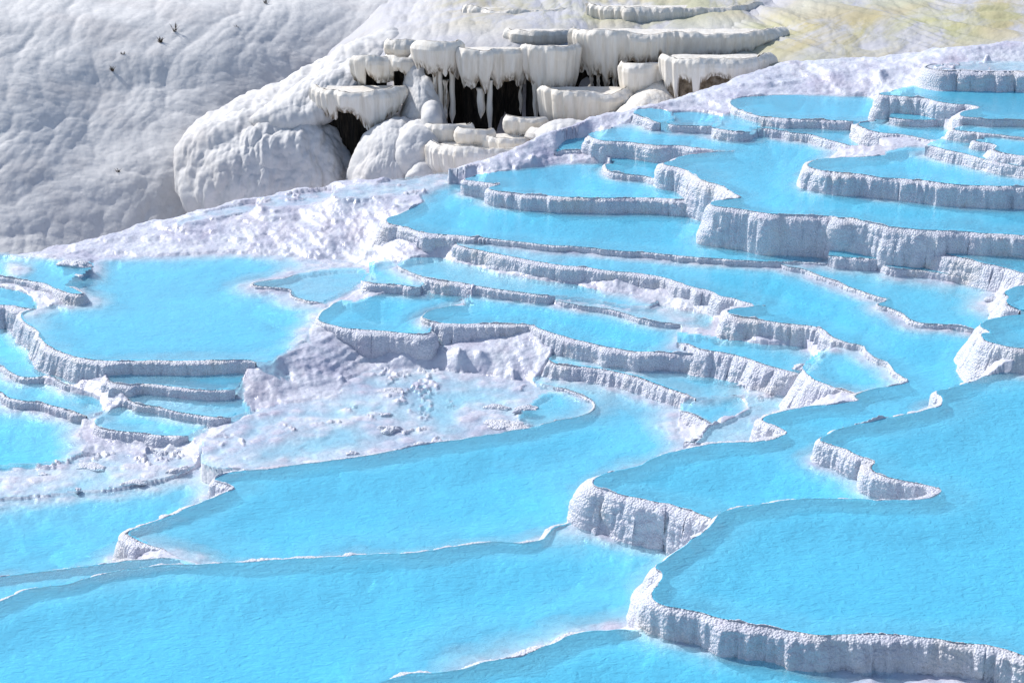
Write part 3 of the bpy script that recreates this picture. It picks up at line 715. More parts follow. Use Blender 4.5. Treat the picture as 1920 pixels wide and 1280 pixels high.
def build_water(p, pi, parent):
    m = owner == pi
    # sample on every second cell, plus a margin that hides under the rim
    st = 2
    ii, jj = np.arange(0, NR, st), np.arange(0, NC, st)
    sub = m[::st, ::st].copy()
    grow = sub.copy()
    grow[1:] |= sub[:-1]; grow[:-1] |= sub[1:]; g2 = grow.copy(); grow[:, 1:] |= g2[:, :-1]; grow[:, :-1] |= g2[:, 1:]
    c = sub[:-1, :-1] | sub[1:, :-1] | sub[:-1, 1:] | sub[1:, 1:]
    if c.sum() < 2: return None
    nc = sub.shape[1]
    fi, fj = np.nonzero(c)
    q = np.stack([fi*nc + fj, fi*nc + fj + 1, (fi+1)*nc + fj + 1, (fi+1)*nc + fj], -1)
    u, inv = np.unique(q, return_inverse=True)
    I, J = (u // nc) * st, (u % nc) * st
    dep = np.maximum(np.where(owner[I, J] == pi, p['z'] - GZ[I, J], np.maximum(p['z'] - np.maximum(GZ[I, J], p['z'] - p['dm']*0.9), 0.0)), 0)
    # cells just over the rim keep the depth of the pool side
    vx, vy = XX[I, J].copy(), YY[I, J].copy()
    if p['rims']:
        RP = np.vstack([r[0] + r[1]*0.02 for r in p['rims']]); out = np.nonzero(owner[I, J] != pi)[0]
        for c0 in range(0, len(out), 400):
            o = out[c0:c0 + 400]
            dd = (vx[o][:, None] - RP[None, :, 0])**2 + (vy[o][:, None] - RP[None, :, 1])**2
            b = dd.argmin(1); near = dd[np.arange(len(o)), b] < 0.09
            vx[o[near]] = RP[b[near], 0]; vy[o[near]] = RP[b[near], 1]
    V = np.stack([vx, vy, np.full(len(u), p['z'])], -1)
    return mesh('pool_water', V, inv.reshape(-1, 4), M_WATER, parent, {'depth': dep})

for pi, p in enumerate(POOLS):
    c = at_z(*np.mean([q for k, sg in p['segs'] for q in sg if -50 < q[0] < 1970 and q[1] < 1330], axis=0), p['z'])
    e = empty('terrace_pool', (c[0], c[1], p['z']))
    tag(e, p['label'], 'terrace pool', 'stepped travertine pools')
    build_rim(p, pi, e)
    build_water(p, pi, e)

# ---------------------------------------------------------------- loose-looking lumps of crust standing out of the shallows
def lump(px, py, wpx, hpx, label, k):
    p = at_z(px, py, 0.0); 
    for _ in range(4):
        zz = float(np.where(True, max(sample(GZ, p[0], p[1]), sample(np.where(nowner, GZ, OZ - 0.02), p[0], p[1])), 0)); p = at_z(px, py, zz)
    dist = float(np.linalg.norm(p - np.array([0, 0, H])))
    w = wpx/F*dist*0.5; h = max(0.04, hpx/F*dist*0.38); dp = min(max(0.09, w*0.55), 0.5)
    nu, nv = 72, 26
    th = np.linspace(0, 2*math.pi, nu, endpoint=False)[None, :]; ph = np.linspace(-0.5, math.pi/2, nv)[:, None]
    c = np.cos(ph)**1.1
    x = w*c*np.cos(th); y = dp*c*np.sin(th) + 0.35*dp*np.sin(x/w*2.2 + k); z = h*np.sin(ph)
    top = 0.55 + 0.9*np.clip(pillow(x*6 + k, y*6, k), 0, 1)*(0.5 + 0.5*np.abs(noise(x*3, k*3.3)))
    z = np.where(z > 0, z*top, z)
    r = 1 + 0.40*noise(np.cos(th)*1.6 + k, np.sin(th)*1.6, ph*0.8) + 0.25*(pillow3(x*8, y*8, z*8 + k, k) - 0.4)
    P = np.stack([p[0] + x*r, p[1] + y*r + 0.1*h, p[2] + z], -1)
    o = mesh('crust_lump', P, grid_faces(nv, nu, True), M_RIM)
    tag(o, label, 'crust lump', 'ragged crust lumps standing in the shallows')
for q, (a, b, c, d, lb) in enumerate([
    (987,768,46,17,'knobbly lump beside the small shallow pool with ragged rim'),
    (932,765,40,16,'lump on the lavender flat with two points, left of the knobbly lump'),
    (958,800,92,20,'low wall like lump on the near edge of the lavender flat'),
    (730,806,44,26,'slanting lump in the middle of the lavender flat'),
    (722,777,22,10,'small dark sided lump behind the slanting lump'),
    (786,833,26,12,'flat little lump close to the rim of the broad pale pool'),
    (661,851,26,13,'white crumbly lump in the pale bay of the lavender flat'),
    (735,733,46,7,'thin dark edged strip of crust at the back of the lavender flat'),
    (140,496,62,17,'wide ragged lump on the far edge of the oval pool'),
    (147,517,16,8,'tiny lump in front of the wide ragged lump, far edge of oval pool'),
    (300,850,26,13,'grey lump on the left crust, just under the small blue stepped pool'),
    (328,850,26,12,'lump touching the grey lump on the left crust'),
    (334,884,40,20,'white lump at the corner of the pale turquoise pool'),
    (250,906,38,10,'low lump on the shore of the pale turquoise pool'),
    (172,876,54,9,'thin long lump in the middle of the left crust'),
    (82,889,24,8,'little lump on the left crust beside the thin long lump'),
    (146,918,12,15,'pointed white lump on the shore of the pale turquoise pool'),
    (1276,699,20,11,'small lump in the pale pool below the shaded central wall'),
    (1408,722,44,20,'low lump beside the loop of ragged rim'),
    (1508,692,44,24,'brown tinged lump at the left tip of the small cupped pool'),
    (1861,564,22,22,'pinkish lump at the foot of the ragged white wall, right edge'),
    (928,693,38,13,'dark fronted block of crust under the shaded central wall'),
    (339,957,10,10,'tiny white point on the left rim of the broad pale pool'),
    (126,1068,12,9,'tiny white point on the narrow strip of water, left edge')]):
    lump(a, b, c, d, lb, q + 1)
# ---------------------------------------------------------------- hillsides behind the terraces
def hill_patch(name, xs, ys, D, mat, amp, label, k=0, nx=700, ny=420, stain=None, ridge=0.0):
    """a hillside surface: D[j][i] is the distance along the ground at photo column xs[i], row ys[j]"""
    D = np.array(D, float)
    X = np.linspace(xs[0], xs[-1], nx); Y = np.linspace(ys[0], ys[-1], ny)
    R = np.stack([np.interp(X, xs, D[j]) for j in range(len(ys))])
    G = np.stack([np.interp(Y, ys, R[:, i]) for i in range(nx)], 1)
    for ax, wd in ((0, ny // 14), (1, nx // 10)):
        kk = np.hanning(wd + 2)[1:-1]; kk /= kk.sum()
        G = np.apply_along_axis(lambda a: np.convolve(np.pad(a, (wd, wd), 'edge'), kk, 'same')[wd:-wd], ax, G)
    PX, PY = np.meshgrid(X, Y)
    P = at_y(PX, PY, G)
    nrm = np.cross(np.gradient(P, axis=1), np.gradient(P, axis=0)); nrm /= np.linalg.norm(nrm, axis=-1)[..., None]
    nrm *= -np.sign((nrm * (P - np.array([0, 0, H]))).sum(-1))[..., None]
    x, z = P[..., 0], P[..., 2]*1.3 + 0.35*P[..., 1]
    # bulges running down and to the left, cauliflower lumps on them
    wx = x + 0.9*noise(x*0.25, z*0.25, 0, k + 1); wz = z + 0.5*noise(x*0.3, z*0.3, 0, k + 2)
    dsp = 0.9*fbm(x*0.13, z*0.16, 0, k + 3, 2) + 0.38*pillow(wx*0.30 + 0.10*wz, wz*0.26, k + 4) + 0.36*pillow(wx*0.85, wz*0.55, k + 5) \
        + 0.14*pillow(wx*2.1, wz*1.5, k + 6) + 0.03*pillow(wx*5, wz*4, k + 7) + 0.03*fbm(x*1.6, z*1.6, 0, k + 8, 4)
    if ridge:
        dsp = (1 - ridge)*dsp + ridge*(0.5*np.abs(noise((wx + 1.6*wz)*0.5, (wz - 0.2*wx)*0.12, 0, k + 9)) + 0.18*np.abs(noise((wx + 1.6*wz)*1.6, (wz - 0.2*wx)*0.35, 0, k + 10)) + 0.04*fbm(wx*2.0, wz*2.0, 0, k + 12, 3))
    P = P + nrm*(amp*dsp)[..., None]
    at = {'stain': np.ones_like(x) if stain is None else stain(PX, PY)}
    o = mesh(name, P, grid_faces(ny, nx), mat, attrs=at)
    return tag(o, label, 'hillside', kind='structure')

hill_patch('travertine_hill', [-500, 0, 300, 600, 900, 1300], [-260, -120, -30, 40, 110, 220, 330, 430, 560],
           [[133, 127, 129, 133, 137, 142], [107, 105, 108, 113, 118, 123], [90, 90, 93, 98, 103, 108], [83, 83, 86, 91, 96, 101], [79.3, 79.6, 82, 87, 92, 98],
            [75.6, 76, 78.6, 83, 88, 93], [72.6, 73, 75.5, 79, 83, 88], [69.8, 70.3, 72.8, 76, 79, 83], [66.5, 67, 69.5, 73, 76, 80]],
           M_HILL, 0.36, 'bulging grey white travertine hillside in grazing light', k=100)
hill_patch('stained_hill', [1330, 1430, 1520, 1700, 1950, 2400], [-260, -120, -40, 20, 60, 100, 140, 200],
           [[125, 123, 122, 120, 118, 116], [103, 102, 100, 97, 95, 93], [91, 89, 87, 85, 83, 82], [84, 80, 77.5, 76.5, 75.5, 75], [78, 75, 73.7, 73, 72, 71], [74, 72.5, 71, 70, 69, 68.5], [71, 70, 69, 68, 67, 66.5], [68.5, 68, 67.5, 66, 65, 64.5]],
           M_STAIN, 0.7, 'streaked white slope with yellow green algae stains', k=140, nx=520, ny=300, ridge=0.75,
           stain=lambda a, b: np.clip(1.25 - np.abs((b - (70 - (a - 1600)*0.10)) / 75), 0.12, 1) * ss(1350, 1450, a))
hill_patch('cliff_slope', [560, 640, 720, 800, 870, 1000, 1090, 1200, 1500, 1700], [-260, -120, -50, 0, 15, 40, 58, 75, 92, 115, 150, 230, 340, 420],
           [[185, 180, 170, 150, 130, 126, 125, 124, 122, 121], [160, 155, 145, 124, 106, 103, 102, 102, 100, 99], [145, 138, 124, 104, 92, 91, 90, 89, 88, 87], [136, 128, 108, 90, 84.5, 84, 83.5, 82.5, 82, 81], [132, 122, 99, 86, 82.8, 82.5, 82, 81, 80.5, 80], [126, 114, 90, 82.5, 80.2, 80, 79.2, 78.8, 77.5, 76.5],
            [120, 104, 84.5, 79.5, 78, 77.6, 77.6, 77.8, 75.5, 74.5], [112, 94, 81, 78, 76.2, 75.6, 76, 75.8, 74.4, 73.2], [105, 86, 79, 76.5, 75, 74.5, 74.8, 74.6, 73.6, 72.4], [97, 81, 77.4, 75.6, 74.2, 74, 74, 74, 73, 71.8],
            [86, 77.5, 75.8, 74.9, 74, 73.8, 73.6, 73.5, 72.5, 71], [78, 75.5, 74.6, 74.2, 73.6, 73.4, 73, 72.6, 71.5, 70.3], [74, 73.5, 73, 73, 72.8, 72.4, 72, 71.5, 70.6, 69.6], [72, 72, 72, 72, 72, 71.5, 71.2, 71, 70, 69]],
           M_STAIN, 0.45, 'white rock slope that carries the stained ledges', k=170, nx=640, ny=360,
           stain=lambda a, b: 0.75*ss(90, 30, b)*ss(760, 900, a))

# ---------------------------------------------------------------- rounded mounds
def mound(label, outline, d0, depth, lean=0.012, k=0, amp=1.0, mat=None, name='travertine_mound', cat='rock mound', kind=None, fine=1.0):
    """a rounded rock body with the given outline: a swollen front and a flatter back, with flow ridges running down it"""
    Q = np.array(outline + outline[:1], float)
    Q, _ = resample(Q, 3.0, 3)
    c = Q.mean(0)
    n = min(len(Q) - 1, 420); idx = np.linspace(0, len(Q) - 1, n + 1)[:-1]
    B = np.stack([np.interp(idx, np.arange(len(Q)), Q[:, q]) for q in (0, 1)], -1)
    front = np.r_[0.0, np.linspace(0.02, 1.0, 90)**0.72]
    rings = []
    for r in front: rings.append((r, math.sqrt(max(0, 1 - r**2.4)), 1))
    for r in np.linspace(1, 0.0, 12)[1:]: rings.append((r, -0.5*math.sqrt(max(0, 1 - r**2)), 0))
    V = []; I = []
    for r, h, f in rings:
        pq = c + (B - c)*r
        dd = d0 + lean*(c[1] - pq[:, 1]) - depth*h
        V.append(at_y(pq[:, 0], pq[:, 1], dd)); I.append(np.full(n, h))
    P = np.array(V); Hh = np.array(I)
    du = np.gradient(P, axis=1); du[:, 0] = (P[:, 1] - P[:, -1])/2; du[:, -1] = (P[:, 0] - P[:, -2])/2
    nrm = np.cross(du, np.gradient(P, axis=0)); L = np.linalg.norm(nrm, axis=-1)[..., None]; nrm = np.where(L > 1e-9, nrm/np.maximum(L, 1e-9), 0)
    ctr = P[:91].mean((0, 1)) + np.array([0, depth*0.7, 0])
    nrm *= np.sign((nrm*(P - ctr)).sum(-1))[..., None]
    nrm[0] = (0, -0.8, 0.6)
    cm = at_y(c[0], c[1], d0)
    x = P[..., 0] - cm[0]; z = P[..., 2] - cm[2] + 0.5*(P[..., 1] - cm[1])
    fx = x + 0.25*noise(x*0.6, z*0.5, 0, k)
    dsp = 0.34*pillow3(fx*0.55, P[..., 1]*0.5, z*0.36 + k, k + 1) + 0.20*pillow3(fx*1.2, P[..., 1]*1.1, z*0.55, k + 2) + 0.10*pillow(fx*2.6, z*1.1, k + 3)*fine + 0.045*pillow(fx*6, z*3.2, k + 4)*fine + 0.03*noise(fx*5, z*1.2, 0, k + 5)
    P = P + nrm*(amp*(dsp - 0.28))[..., None]*np.where(Hh < 0, 0.2, 1.0)[..., None]
    o = mesh(name, P, grid_faces(P.shape[0], n, True), mat or M_HILL, attrs={'stain': np.zeros(P.shape[:2]), 'tip': np.zeros(P.shape[:2])})
    if kind: return tag(o, label, cat, kind=kind)
    return tag(o, label, cat, 'rounded flowstone mounds under the cliff')

mound('long white ridge falling from the top of the cliff towards the left hillside',
      [(336,300),(342,262),(400,216),(470,186),(560,144),(604,120),(660,86),(705,64),(745,60),(775,78),(795,110),(812,160),(824,220),(820,330),(700,420),(480,430),(380,400),(345,350)], 77.0, 3.6, lean=0.020, k=210, amp=1.0)
mound('largest rounded mound, left of the dark grotto, with flow ridges over its brow',
      [(334,305),(340,276),(375,246),(430,226),(500,208),(560,204),(605,215),(632,245),(655,290),(662,330),(655,365),(610,410),(480,430),(390,415),(352,380),(338,345)], 72.6, 2.6, k=220, amp=1.25)
mound('smooth mound right of the dark grotto with a shadow across its face',
      [(660,352),(664,310),(682,268),(706,240),(740,226),(775,226),(800,250),(812,300),(806,350),(760,372),(690,374)], 70.6, 1.9, k=230, amp=0.9, fine=1.0)
mound('tall draped mound left of the stalactite columns', [(752,245),(754,205),(760,160),(768,120),(784,98),(808,98),(818,130),(820,165),(825,205),(830,245),(808,264),(775,258)], 73.0, 1.5, k=240, amp=1.0)
mound('small bulging lobe on the side of the tall draped mound', [(792,225),(797,204),(808,194),(820,200),(828,232),(818,246),(798,246)], 70.3, 0.7, k=245, amp=0.5)
mound('rounded double mound below the tall draped mound', [(742,290),(750,252),(768,234),(795,230),(814,244),(820,285),(812,325),(775,335),(750,322)], 69.6, 1.1, k=250, amp=0.9)
mound('smallest dome at the foot of the mounds, beside the pool crest', [(760,335),(772,305),(788,290),(808,288),(824,305),(828,335),(800,348)], 68.6, 0.8, k=255, amp=0.45)
mound('pleated flowstone fan sloping down from the brown holed ledge', [(1095,248),(1130,232),(1165,208),(1200,178),(1230,150),(1258,134),(1276,150),(1274,205),(1240,236),(1150,262),(1100,262)], 69.2, 1.2, lean=0.035, k=260, amp=0.55, mat=M_CURT)
mound('low grey topped lump at the foot of the flowstone fan', [(1004,250),(1020,236),(1055,226),(1090,228),(1118,240),(1120,262),(1060,272),(1008,268)], 67.0, 0.9, k=265, amp=0.5)
mound('sunlit boulder slope above the grotto ledge', [(470,230),(520,190),(580,150),(640,122),(680,112),(690,150),(670,190),(610,225),(540,250)], 73.6, 1.3, lean=0.03, k=270, amp=0.7)

# ---------------------------------------------------------------- ledges with hanging curtains
LEDGES = 'overhanging travertine ledges on the cliff'
def ledge(label, rim, d, bottoms, cave=None, spikes=0.0, cols=(), back=None, deep=0.5, under=0.10, k=0, name='travertine_ledge', flute=1.0):
    while rim[0][0] >= rim[1][0]: rim = rim[1:]
    z0 = float(at_y(rim[len(rim)//2][0], rim[len(rim)//2][1], d)[2])
    W = at_z([q[0] for q in rim], [q[1] for q in rim], z0)
    pxs = np.array([q[0] for q in rim], float)
    uu = np.abs(2*(pxs - pxs[0])/(pxs[-1] - pxs[0]) - 1); wid = (pxs[-1] - pxs[0])/F*d
    W[:, 1] = d + np.clip(W[:, 1] - d, -0.5, 0.5)*0.35 + min(0.45*wid, 1.3)*uu**5       # the ends curve back into the slope
    a0, _, _ = ray(pxs, [q[1] for q in rim]); yy = ray(pxs, [q[1] for q in rim])[1]
    W[:, 0] = a0 / yy * W[:, 1]
    R, s = resample(W[:, :2], 0.028, 3)
    T = np.gradient(R, axis=0); ang = box_smooth(np.unwrap(np.arctan2(T[:, 1], T[:, 0])), 9)
    N = np.stack([np.sin(ang), -np.cos(ang)], -1)          # left to right along the front: outwards is towards the viewer
    n = len(R)
    colpx = 960 + F * (R[:, 0] / R[:, 1]) * CP * 1.0
    R = R + N*(0.30*np.abs(noise(s*0.42, k*3.3)) + 0.10*np.abs(noise(s*1.3, k*3.3 + 1)))[:, None]
    # photo column of each point (depth along the view axis taken at the lip)
    dz = z0 - H
    t = R[:, 1]*CP - dz*SP
    colpx = 960 + F * R[:, 0] / t
    bx = np.array([b[0] for b in bottoms], float); by = np.array([b[1] for b in bottoms], float)
    bpy = np.interp(colpx, bx, by)
    def z_of(py):
        _, y, w = ray(colpx, py); return H + w / y * R[:, 1]
    zb = z_of(bpy)
    h = np.maximum(z0 - zb, 0.12)
    spikes = spikes or 0.10
    if spikes:
        sp = np.maximum(0, noise(s*3.2, k + 0.5))**0.8*0.9 + np.maximum(0, noise(s*8.5, k + 3.5))*0.6
        h = h + spikes*sp*np.minimum(1, np.minimum(s, s[-1] - s)/0.2)
    nv = 46; v = np.linspace(0, 1, nv)[None, :]; S = s[:, None] + 0*v; Zr = h[:, None]*v
    o = k*7.7
    lob = np.abs(noise(S*0.55, 0.06*Zr, o)); fl = np.abs(noise(S*2.1, Zr*0.10, o + 2)); ff = noise(S*6.5, Zr*0.22, o + 4)
    # rounded lip, then a face that draws back under it
    lipz = np.where(v < 0.06, 0.0, 1.0)
    out = 0.11*np.sqrt(np.clip(Zr/0.16, 0, 1)) + 0.24*lob*np.clip(Zr/0.3, 0, 1) + flute*(0.12*fl + 0.05*ff)*np.clip(Zr/0.15, 0.2, 1) \
        - under*np.clip(Zr - 0.35, 0, 4) + 0.06*pillow(S*2.6, Zr*2.2, int(k) + 3)*np.exp(-Zr/0.5)
    tipf = ss(0.62, 1.0, v)*np.ones_like(S)
    out = out - 0.10*tipf
    lipn = 0.11*noise(s*0.6, o + 7) + 0.06*noise(s*1.6, o + 8) + 0.03*noise(s*5, o + 9)
    PZ = z0 + lipn[:, None]*(1 - v)**3 - Zr
    Pc = np.stack([R[:, :1] + N[:, :1]*out, R[:, 1:] + N[:, 1:]*out, PZ], -1)
    # folded back at the bottom so that the curtain has thickness
    bk = Pc[:, ::-6].copy(); thick = np.linspace(0.03, 0.22, bk.shape[1])[None, :]
    bk[..., 0] -= N[:, :1]*thick; bk[..., 1] -= N[:, 1:]*thick; bk[:, 0, 2] += 0.01
    full = np.concatenate([Pc, bk], 1); tp = np.concatenate([tipf, tipf[:, ::-6]], 1)
    wet = 1.0 if cave else 0.35; wall_name = 'cave_wall' if cave else 'back_wall'
    base = at_y(np.mean([q[0] for q in rim]), np.max(by), d)
    e = empty(name, base); tag(e, label, 'rock ledge', LEDGES)
    mesh('curtain', full, grid_faces(*full.shape[:2]), M_CURT, e, {'tip': tp*wet})
    # flat top running back into the slope
    C = (R[0] + R[-1])/2 + np.array([0, 0.5])
    tt = np.array([0, 0.03, 0.07, 0.14, 0.25, 0.4, 0.6, 0.8, 1.0])[None, :]
    cx = R[:, :1] + (C[0] - R[:, :1])*tt*0.22; cy = R[:, 1:] + (np.maximum(C[1], R[:, 1:] + 0.3) - R[:, 1:])*tt
    cz = z0 + lipn[:, None]*(1 - tt)**4 + np.array([0, 0.0, -0.05, -0.14, -0.22, -0.26, -0.26, -0.24, -0.2])[None, :] + 0.03*noise(cx*1.5, cy*1.5, 0, int(k))*np.minimum(1, tt*8)
    mesh('ledge_top', np.stack([cx, cy, cz], -1), grid_faces(n, tt.shape[1]), M_CURT, e, {'tip': 0*cx})
    if not cave:
        cave, back, deep = [(bx[0], by[0] + 45), (bx[-1], by[-1] + 45)], M_CURT, 0.3
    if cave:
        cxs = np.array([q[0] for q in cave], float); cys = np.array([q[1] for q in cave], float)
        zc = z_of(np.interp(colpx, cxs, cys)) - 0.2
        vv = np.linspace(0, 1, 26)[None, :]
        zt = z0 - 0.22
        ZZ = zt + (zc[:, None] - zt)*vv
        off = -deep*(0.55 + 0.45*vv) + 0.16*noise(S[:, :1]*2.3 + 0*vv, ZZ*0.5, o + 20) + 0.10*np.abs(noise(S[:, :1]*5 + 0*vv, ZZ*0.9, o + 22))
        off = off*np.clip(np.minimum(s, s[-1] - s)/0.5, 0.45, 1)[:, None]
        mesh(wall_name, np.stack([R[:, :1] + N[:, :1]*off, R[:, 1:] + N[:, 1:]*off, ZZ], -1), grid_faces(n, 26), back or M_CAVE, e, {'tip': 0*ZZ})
    for (cpx, y0, y1, rp, stain) in cols:
        i = int(np.argmin(np.abs(colpx - cpx)))
        _, ya, wa = ray(cpx, y0); _, yb, wb = ray(cpx, y1)
        dd = R[i, 1] - N[i, 1]*(under*0.6 + 0.12)
        za, zb2 = H + wa/ya*dd, H + wb/yb*dd
        rr = 1.35*rp*dd/F/CP
        m = 30; q = np.linspace(0, 1, m); th = np.linspace(0, 2*math.pi, 14, endpoint=False)
        prof = rr*(0.75 + 0.35*noise(q*3.2, cpx)) * np.where(q < 0.12, 1.3 - q*2.5, 1.0)*np.clip((1 - q)*5, 0.12, 1)
        cxp = R[i, 0] + 0.05*noise(q*2, cpx + 4)
        A = prof[:, None]*(1 + 0.25*noise(np.cos(th)[None, :]*1.4 + cpx, np.sin(th)[None, :]*1.4 + q[:, None]*0.7))
        P = np.stack([cxp[:, None] + A*np.cos(th), dd + A*np.sin(th), np.repeat((za + (zb2 - za)*q)[:, None], 14, 1)], -1)
        mesh('stalactite', P, grid_faces(m, 14, True), M_CURT, e, {'tip': np.full(P.shape[:2], stain)})
    return e

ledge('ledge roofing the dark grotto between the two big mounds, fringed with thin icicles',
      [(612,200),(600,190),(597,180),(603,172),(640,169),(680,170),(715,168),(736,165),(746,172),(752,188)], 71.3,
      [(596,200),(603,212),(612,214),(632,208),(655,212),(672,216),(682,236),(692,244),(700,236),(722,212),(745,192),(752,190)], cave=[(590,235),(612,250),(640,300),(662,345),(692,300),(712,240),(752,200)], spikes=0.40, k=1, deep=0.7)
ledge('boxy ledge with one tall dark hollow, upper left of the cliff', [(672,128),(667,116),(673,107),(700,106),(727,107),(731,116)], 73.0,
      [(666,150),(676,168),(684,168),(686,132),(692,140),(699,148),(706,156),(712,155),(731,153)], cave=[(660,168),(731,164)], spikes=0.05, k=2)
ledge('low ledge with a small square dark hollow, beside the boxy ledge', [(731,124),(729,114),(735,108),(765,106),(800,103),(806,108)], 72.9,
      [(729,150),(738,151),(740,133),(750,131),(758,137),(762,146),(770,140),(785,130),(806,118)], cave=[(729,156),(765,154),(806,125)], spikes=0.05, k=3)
ledge('plain cream ledge stepping up beside the tall columns', [(734,96),(730,88),(735,79),(765,77),(795,78),(800,82)], 74.0, [(729,106),(800,105)], k=4)
ledge('ledge on four thick hanging columns, left end of the black streaked cliff', [(800,108),(795,94),(797,82),(806,77),(830,76),(852,78),(860,88)], 71.9,
      [(795,120),(806,135),(815,140),(822,128),(832,138),(840,132),(850,142),(860,150)], cave=[(795,236),(860,240)], spikes=0.25, k=5, deep=0.75,
      cols=[(815,138,232,4.2,0.8),(824,130,231,4.0,0.1),(834,150,232,4.6,0.9),(846,130,235,5.2,0.15)])
ledge('double bulging ledge with the longest black streaks below it', [(862,110),(854,98),(857,87),(870,83),(890,84),(906,88),(912,94),(916,87),(940,84),(965,84),(984,85),(990,95)], 71.5,
      [(854,110),(861,130),(868,158),(875,150),(884,168),(891,160),(899,150),(908,172),(914,165),(919,134),(925,158),(932,168),(940,166),(945,149),(955,146),(963,147),(970,158),(978,162),(990,155)],
      cave=[(854,230),(870,250),(892,264),(925,260),(945,220),(968,198),(990,214)], spikes=0.28, k=6, deep=0.8, cols=[(901,165,222,6.0,0.3),(918,150,259,5.0,0.05),(977,160,214,3.0,0.5)])
ledge('broad pale ledge with few dark cracks, in the middle of the cliff', [(990,110),(982,98),(985,88),(1000,86),(1030,88),(1060,88),(1076,86)], 71.6,
      [(982,130),(992,150),(1003,166),(1010,196),(1016,176),(1023,190),(1030,172),(1038,176),(1046,170),(1052,176),(1076,172)], cave=[(982,240),(1076,178)], spikes=0.15, k=7, cols=[(1005,150,238,5,0.2),(1020,180,240,5.5,0.1),(1029,165,200,3,0.4)])
ledge('long sweeping ledge across the cliff with a row of black openings at its left', [(1078,80),(1067,66),(1072,58),(1100,60),(1129,60),(1184,58),(1256,60),(1327,59),(1387,58),(1440,58),(1464,57)], 72.2,
      [(1067,115),(1086,130),(1092,136),(1097,130),(1106,146),(1112,136),(1118,143),(1128,136),(1134,156),(1139,168),(1143,146),(1149,142),(1154,158),(1158,160),(1161,112),(1168,120),(1176,112),(1184,104),(1193,116),(1200,118),(1234,117),(1237,102),(1241,104),(1246,118),(1300,112),(1400,98),(1436,82),(1464,68)],
      cave=[(1067,174),(1170,172),(1250,122),(1464,74)], spikes=0.22, k=8, deep=0.7, cols=[(1111,140,172,3.5,0.6),(1140,150,173,5,0.1),(1156,145,170,4,0.1),(1124,140,170,3,0.8)])
ledge('short cream ledge resting above the broad pale ledge', [(966,78),(960,68),(964,58),(985,56),(1030,57),(1064,58),(1070,64)], 74.6, [(959,84),(1070,87)], k=9)
ledge('long fluted ledge near the top of the cliff', [(1110,30),(1100,20),(1106,10),(1130,8),(1168,14),(1180,18),(1190,14),(1250,14),(1330,14),(1400,18),(1420,22)], 78.6, [(1100,44),(1190,60),(1300,54),(1380,38),(1420,30)], k=10)
ledge('farthest long low ledge at the top of the photo', [(880,28),(872,20),(878,13),(920,11),(960,14),(985,18),(1000,15),(1050,14),(1098,15)], 80.5, [(870,38),(985,42),(1060,34),(1098,22)], k=11)
ledge('pale ledge cut off by the top edge of the photo', [(1236,8),(1230,-2),(1260,-6),(1340,-5),(1400,-4),(1450,0)], 84.0, [(1230,16),(1380,16),(1450,6)], k=12)
ledge('rounded ledge tucked under the long sweeping ledge', [(1176,150),(1168,134),(1174,123),(1188,119),(1220,120),(1256,122)], 70.4, [(1168,178),(1256,172)], k=13)
ledge('ledge pierced by three brown bare rock hollows, beside the pool crest', [(1256,128),(1247,120),(1249,112),(1262,109),(1300,109),(1350,110),(1400,111),(1435,109)], 69.2,
      [(1247,150),(1254,176),(1258,160),(1263,168),(1269,190),(1274,196),(1276,150),(1284,146),(1292,147),(1301,155),(1303,190),(1313,192),(1315,152),(1326,144),(1345,141),(1360,144),(1371,150),(1374,176),(1435,150)],
      cave=[(1247,214),(1435,170)], back=M_BROWN, k=14, deep=0.12, under=0.03)
ledge('wide draped ledge in front of the cliff foot', [(1030,200),(1022,186),(1024,176),(1038,172),(1070,171),(1110,173),(1150,176),(1180,172)], 69.6, [(1021,236),(1060,236),(1110,232),(1180,196)], k=15)
for q, (lb, rim, d, bot) in enumerate([
    ('rounded block ledge under the hanging columns', [(812,258),(803,246),(808,237),(830,233),(865,235),(876,242)], 69.2, [(802,278),(876,268)]),
    ('small round block between the column foot and the black streaks', [(874,262),(865,254),(869,244),(885,240),(905,243),(912,250)], 68.6, [(864,272),(912,270)]),
    ('lowest broad step at the foot of the cliff', [(826,298),(813,288),(820,278),(850,275),(900,275),(950,277),(985,288),(1000,296)], 67.2, [(812,328),(900,322),(1000,304)]),
    ('flat step just above the lowest broad step', [(918,272),(908,266),(914,259),(940,258),(980,258),(1008,254),(1020,256)], 67.9, [(907,286),(940,292),(1020,276)]),
    ('square cream block under the black streaks', [(962,236),(955,226),(960,218),(985,218),(1004,220),(1010,230)], 69.2, [(954,252),(1010,252)]),
    ('small block beside the grey topped lump', [(1014,250),(1007,245),(1013,240),(1035,239),(1052,241)], 68.0, [(1006,262),(1052,260)])]):
    ledge(lb, rim, d, bot, k=20 + q, under=0.05)

# ---------------------------------------------------------------- dry shrubs on the hillside
HV = np.empty(len(bpy.data.objects['travertine_hill'].data.vertices)*3, np.float32)
bpy.data.objects['travertine_hill'].data.vertices.foreach_get('co', HV); HV = HV.reshape(-1, 3)
def on_hill(px, py):
    t = HV[:, 1]*CP - (HV[:, 2] - H)*SP; u = 960 + F*HV[:, 0]/t; w = 640 - F*(HV[:, 1]*SP + (HV[:, 2] - H)*CP)/t
    return HV[np.argmin((u - px)**2 + (w - py)**2)].astype(float)

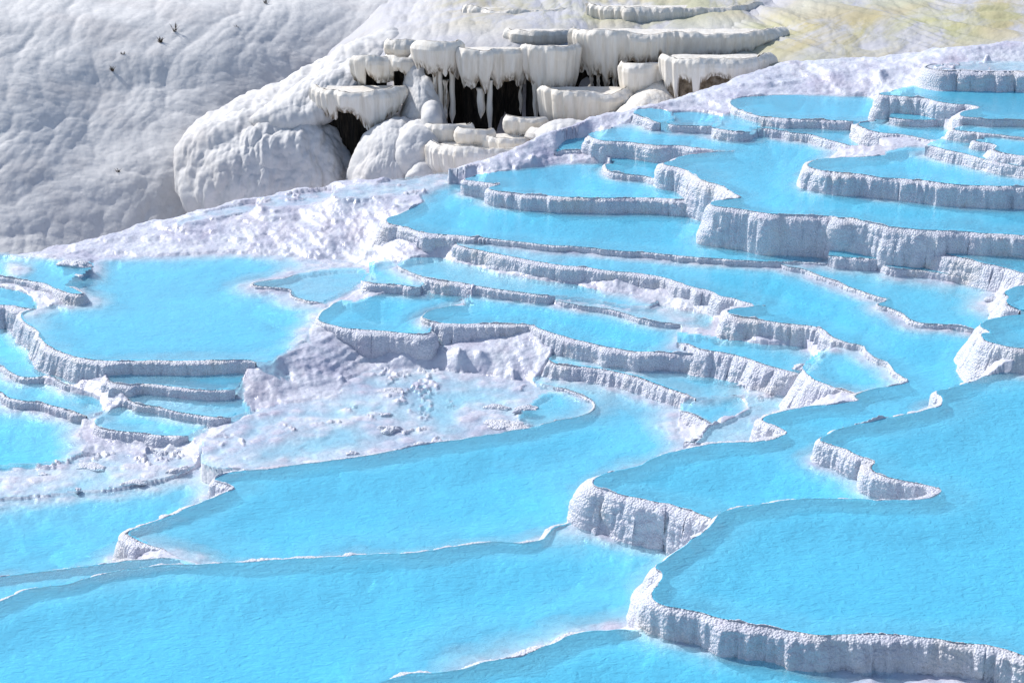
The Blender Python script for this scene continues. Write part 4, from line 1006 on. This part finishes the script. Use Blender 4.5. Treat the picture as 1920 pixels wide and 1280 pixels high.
def shrub(px, py, d, hgt, n, label, seed):
    r = np.random.default_rng(seed); p = on_hill(px, py); Vs, Fs = [], []; b = 0
    for i in range(n):
        a = r.uniform(0, 2*math.pi); sp = r.uniform(0.1, 0.9); L = 0.72*hgt*r.uniform(0.5, 1.1)
        q0 = p + np.array([r.uniform(-.05, .05), -0.1, -0.12])
        q1 = q0 + np.array([math.cos(a)*sp*0.35*L, math.sin(a)*sp*0.35*L, L*0.5])
        q2 = q1 + np.array([math.cos(a + r.uniform(-.8, .8))*sp*0.5*L, math.sin(a)*sp*0.4*L, L*r.uniform(0.15, 0.5)])
        for A, B, ra, rb in ((q0, q1, .016, .012), (q1, q2, .012, .004), (q1, q1 + (q2 - q1)*0.7 + r.uniform(-.12, .12, 3)*L, .010, .003)):
            t = np.linspace(0, 2*math.pi, 5, endpoint=False); ring = np.stack([np.cos(t), np.sin(t), 0*t], -1)
            Vs.append(np.vstack([A + ring*ra, B + ring*rb])); Fs.append(grid_faces(2, 5, True) + b); b += 10
    o = mesh('dry_shrub', np.vstack(Vs), np.vstack(Fs), M_TWIG)
    tag(o, label, 'dead plant', 'dry shrubs on the left hillside')

shrub(330, 58, 84.6, 0.75, 9, 'upright dead stalks on the upper part of the left hillside', 1)
shrub(303, 77, 83.2, 0.55, 26, 'widest dark twiggy shrub, on a ledge of the left hillside', 2)
shrub(211, 130, 79.9, 0.45, 16, 'twiggy shrub in a hollow of the left hillside, below the widest shrub', 3)
shrub(232, 100, 81.2, 0.32, 9, 'small twigs just above the shrub in the hollow', 4)
shrub(222, 320, 76.6, 0.40, 12, 'dead plant low on the left hillside, near its foot', 5)
shrub(500, 6, 96.5, 0.55, 10, 'dead plant at the top edge of the photo, above the left hillside', 6)
shrub(445, 49, 88.5, 0.30, 10, 'pale dry tuft on the upper hillside, right of the dead stalks', 7)
# ---------------------------------------------------------------- camera, light, view
cam = bpy.data.cameras.new('camera'); co = bpy.data.objects.new('camera', cam); COL.objects.link(co)
co.location = (0, 0, H); co.rotation_euler = (math.pi/2 - PITCH, 0, 0)
cam.sensor_width = 36; cam.lens = 18 / math.tan(math.radians(15.0)); cam.clip_start = 0.5; cam.clip_end = 2000
SC.camera = co
SUN_EL = math.radians(40); SUN_AZ = math.atan2(-0.80, 0.60)      # angle from +Y towards +X: light comes from the left, a little from behind the slope
w = bpy.data.worlds.new('World'); SC.world = w; w.use_nodes = True
nt = w.node_tree; bg = nt.nodes['Background']
sky = nt.nodes.new('ShaderNodeTexSky'); sky.sky_type = 'NISHITA'; sky.sun_disc = False
sky.sun_elevation = SUN_EL; sky.sun_rotation = SUN_AZ
nt.links.new(sky.outputs[0], bg.inputs[0]); bg.inputs[1].default_value = 0.12
sl = bpy.data.lights.new('sun', 'SUN'); sl.energy = 3.6; sl.angle = math.radians(0.5); sl.color = (1.0, 0.985, 0.96)
so = bpy.data.objects.new('sun', sl); COL.objects.link(so)
d = Vector((math.sin(SUN_AZ)*math.cos(SUN_EL), math.cos(SUN_AZ)*math.cos(SUN_EL), math.sin(SUN_EL)))
so.rotation_euler = d.to_track_quat('Z', 'Y').to_euler(); so.location = (-30, 20, 40)
vs = SC.view_settings; SC.display_settings.display_device = 'sRGB'
vs.view_transform = 'Standard'; vs.look = 'None'; vs.exposure = 0.38; vs.gamma = 1.0
SC.cycles.max_bounces = 6; SC.cycles.diffuse_bounces = 3; SC.cycles.glossy_bounces = 2; SC.cycles.transparent_max_bounces = 8
SC.cycles.use_denoising = True
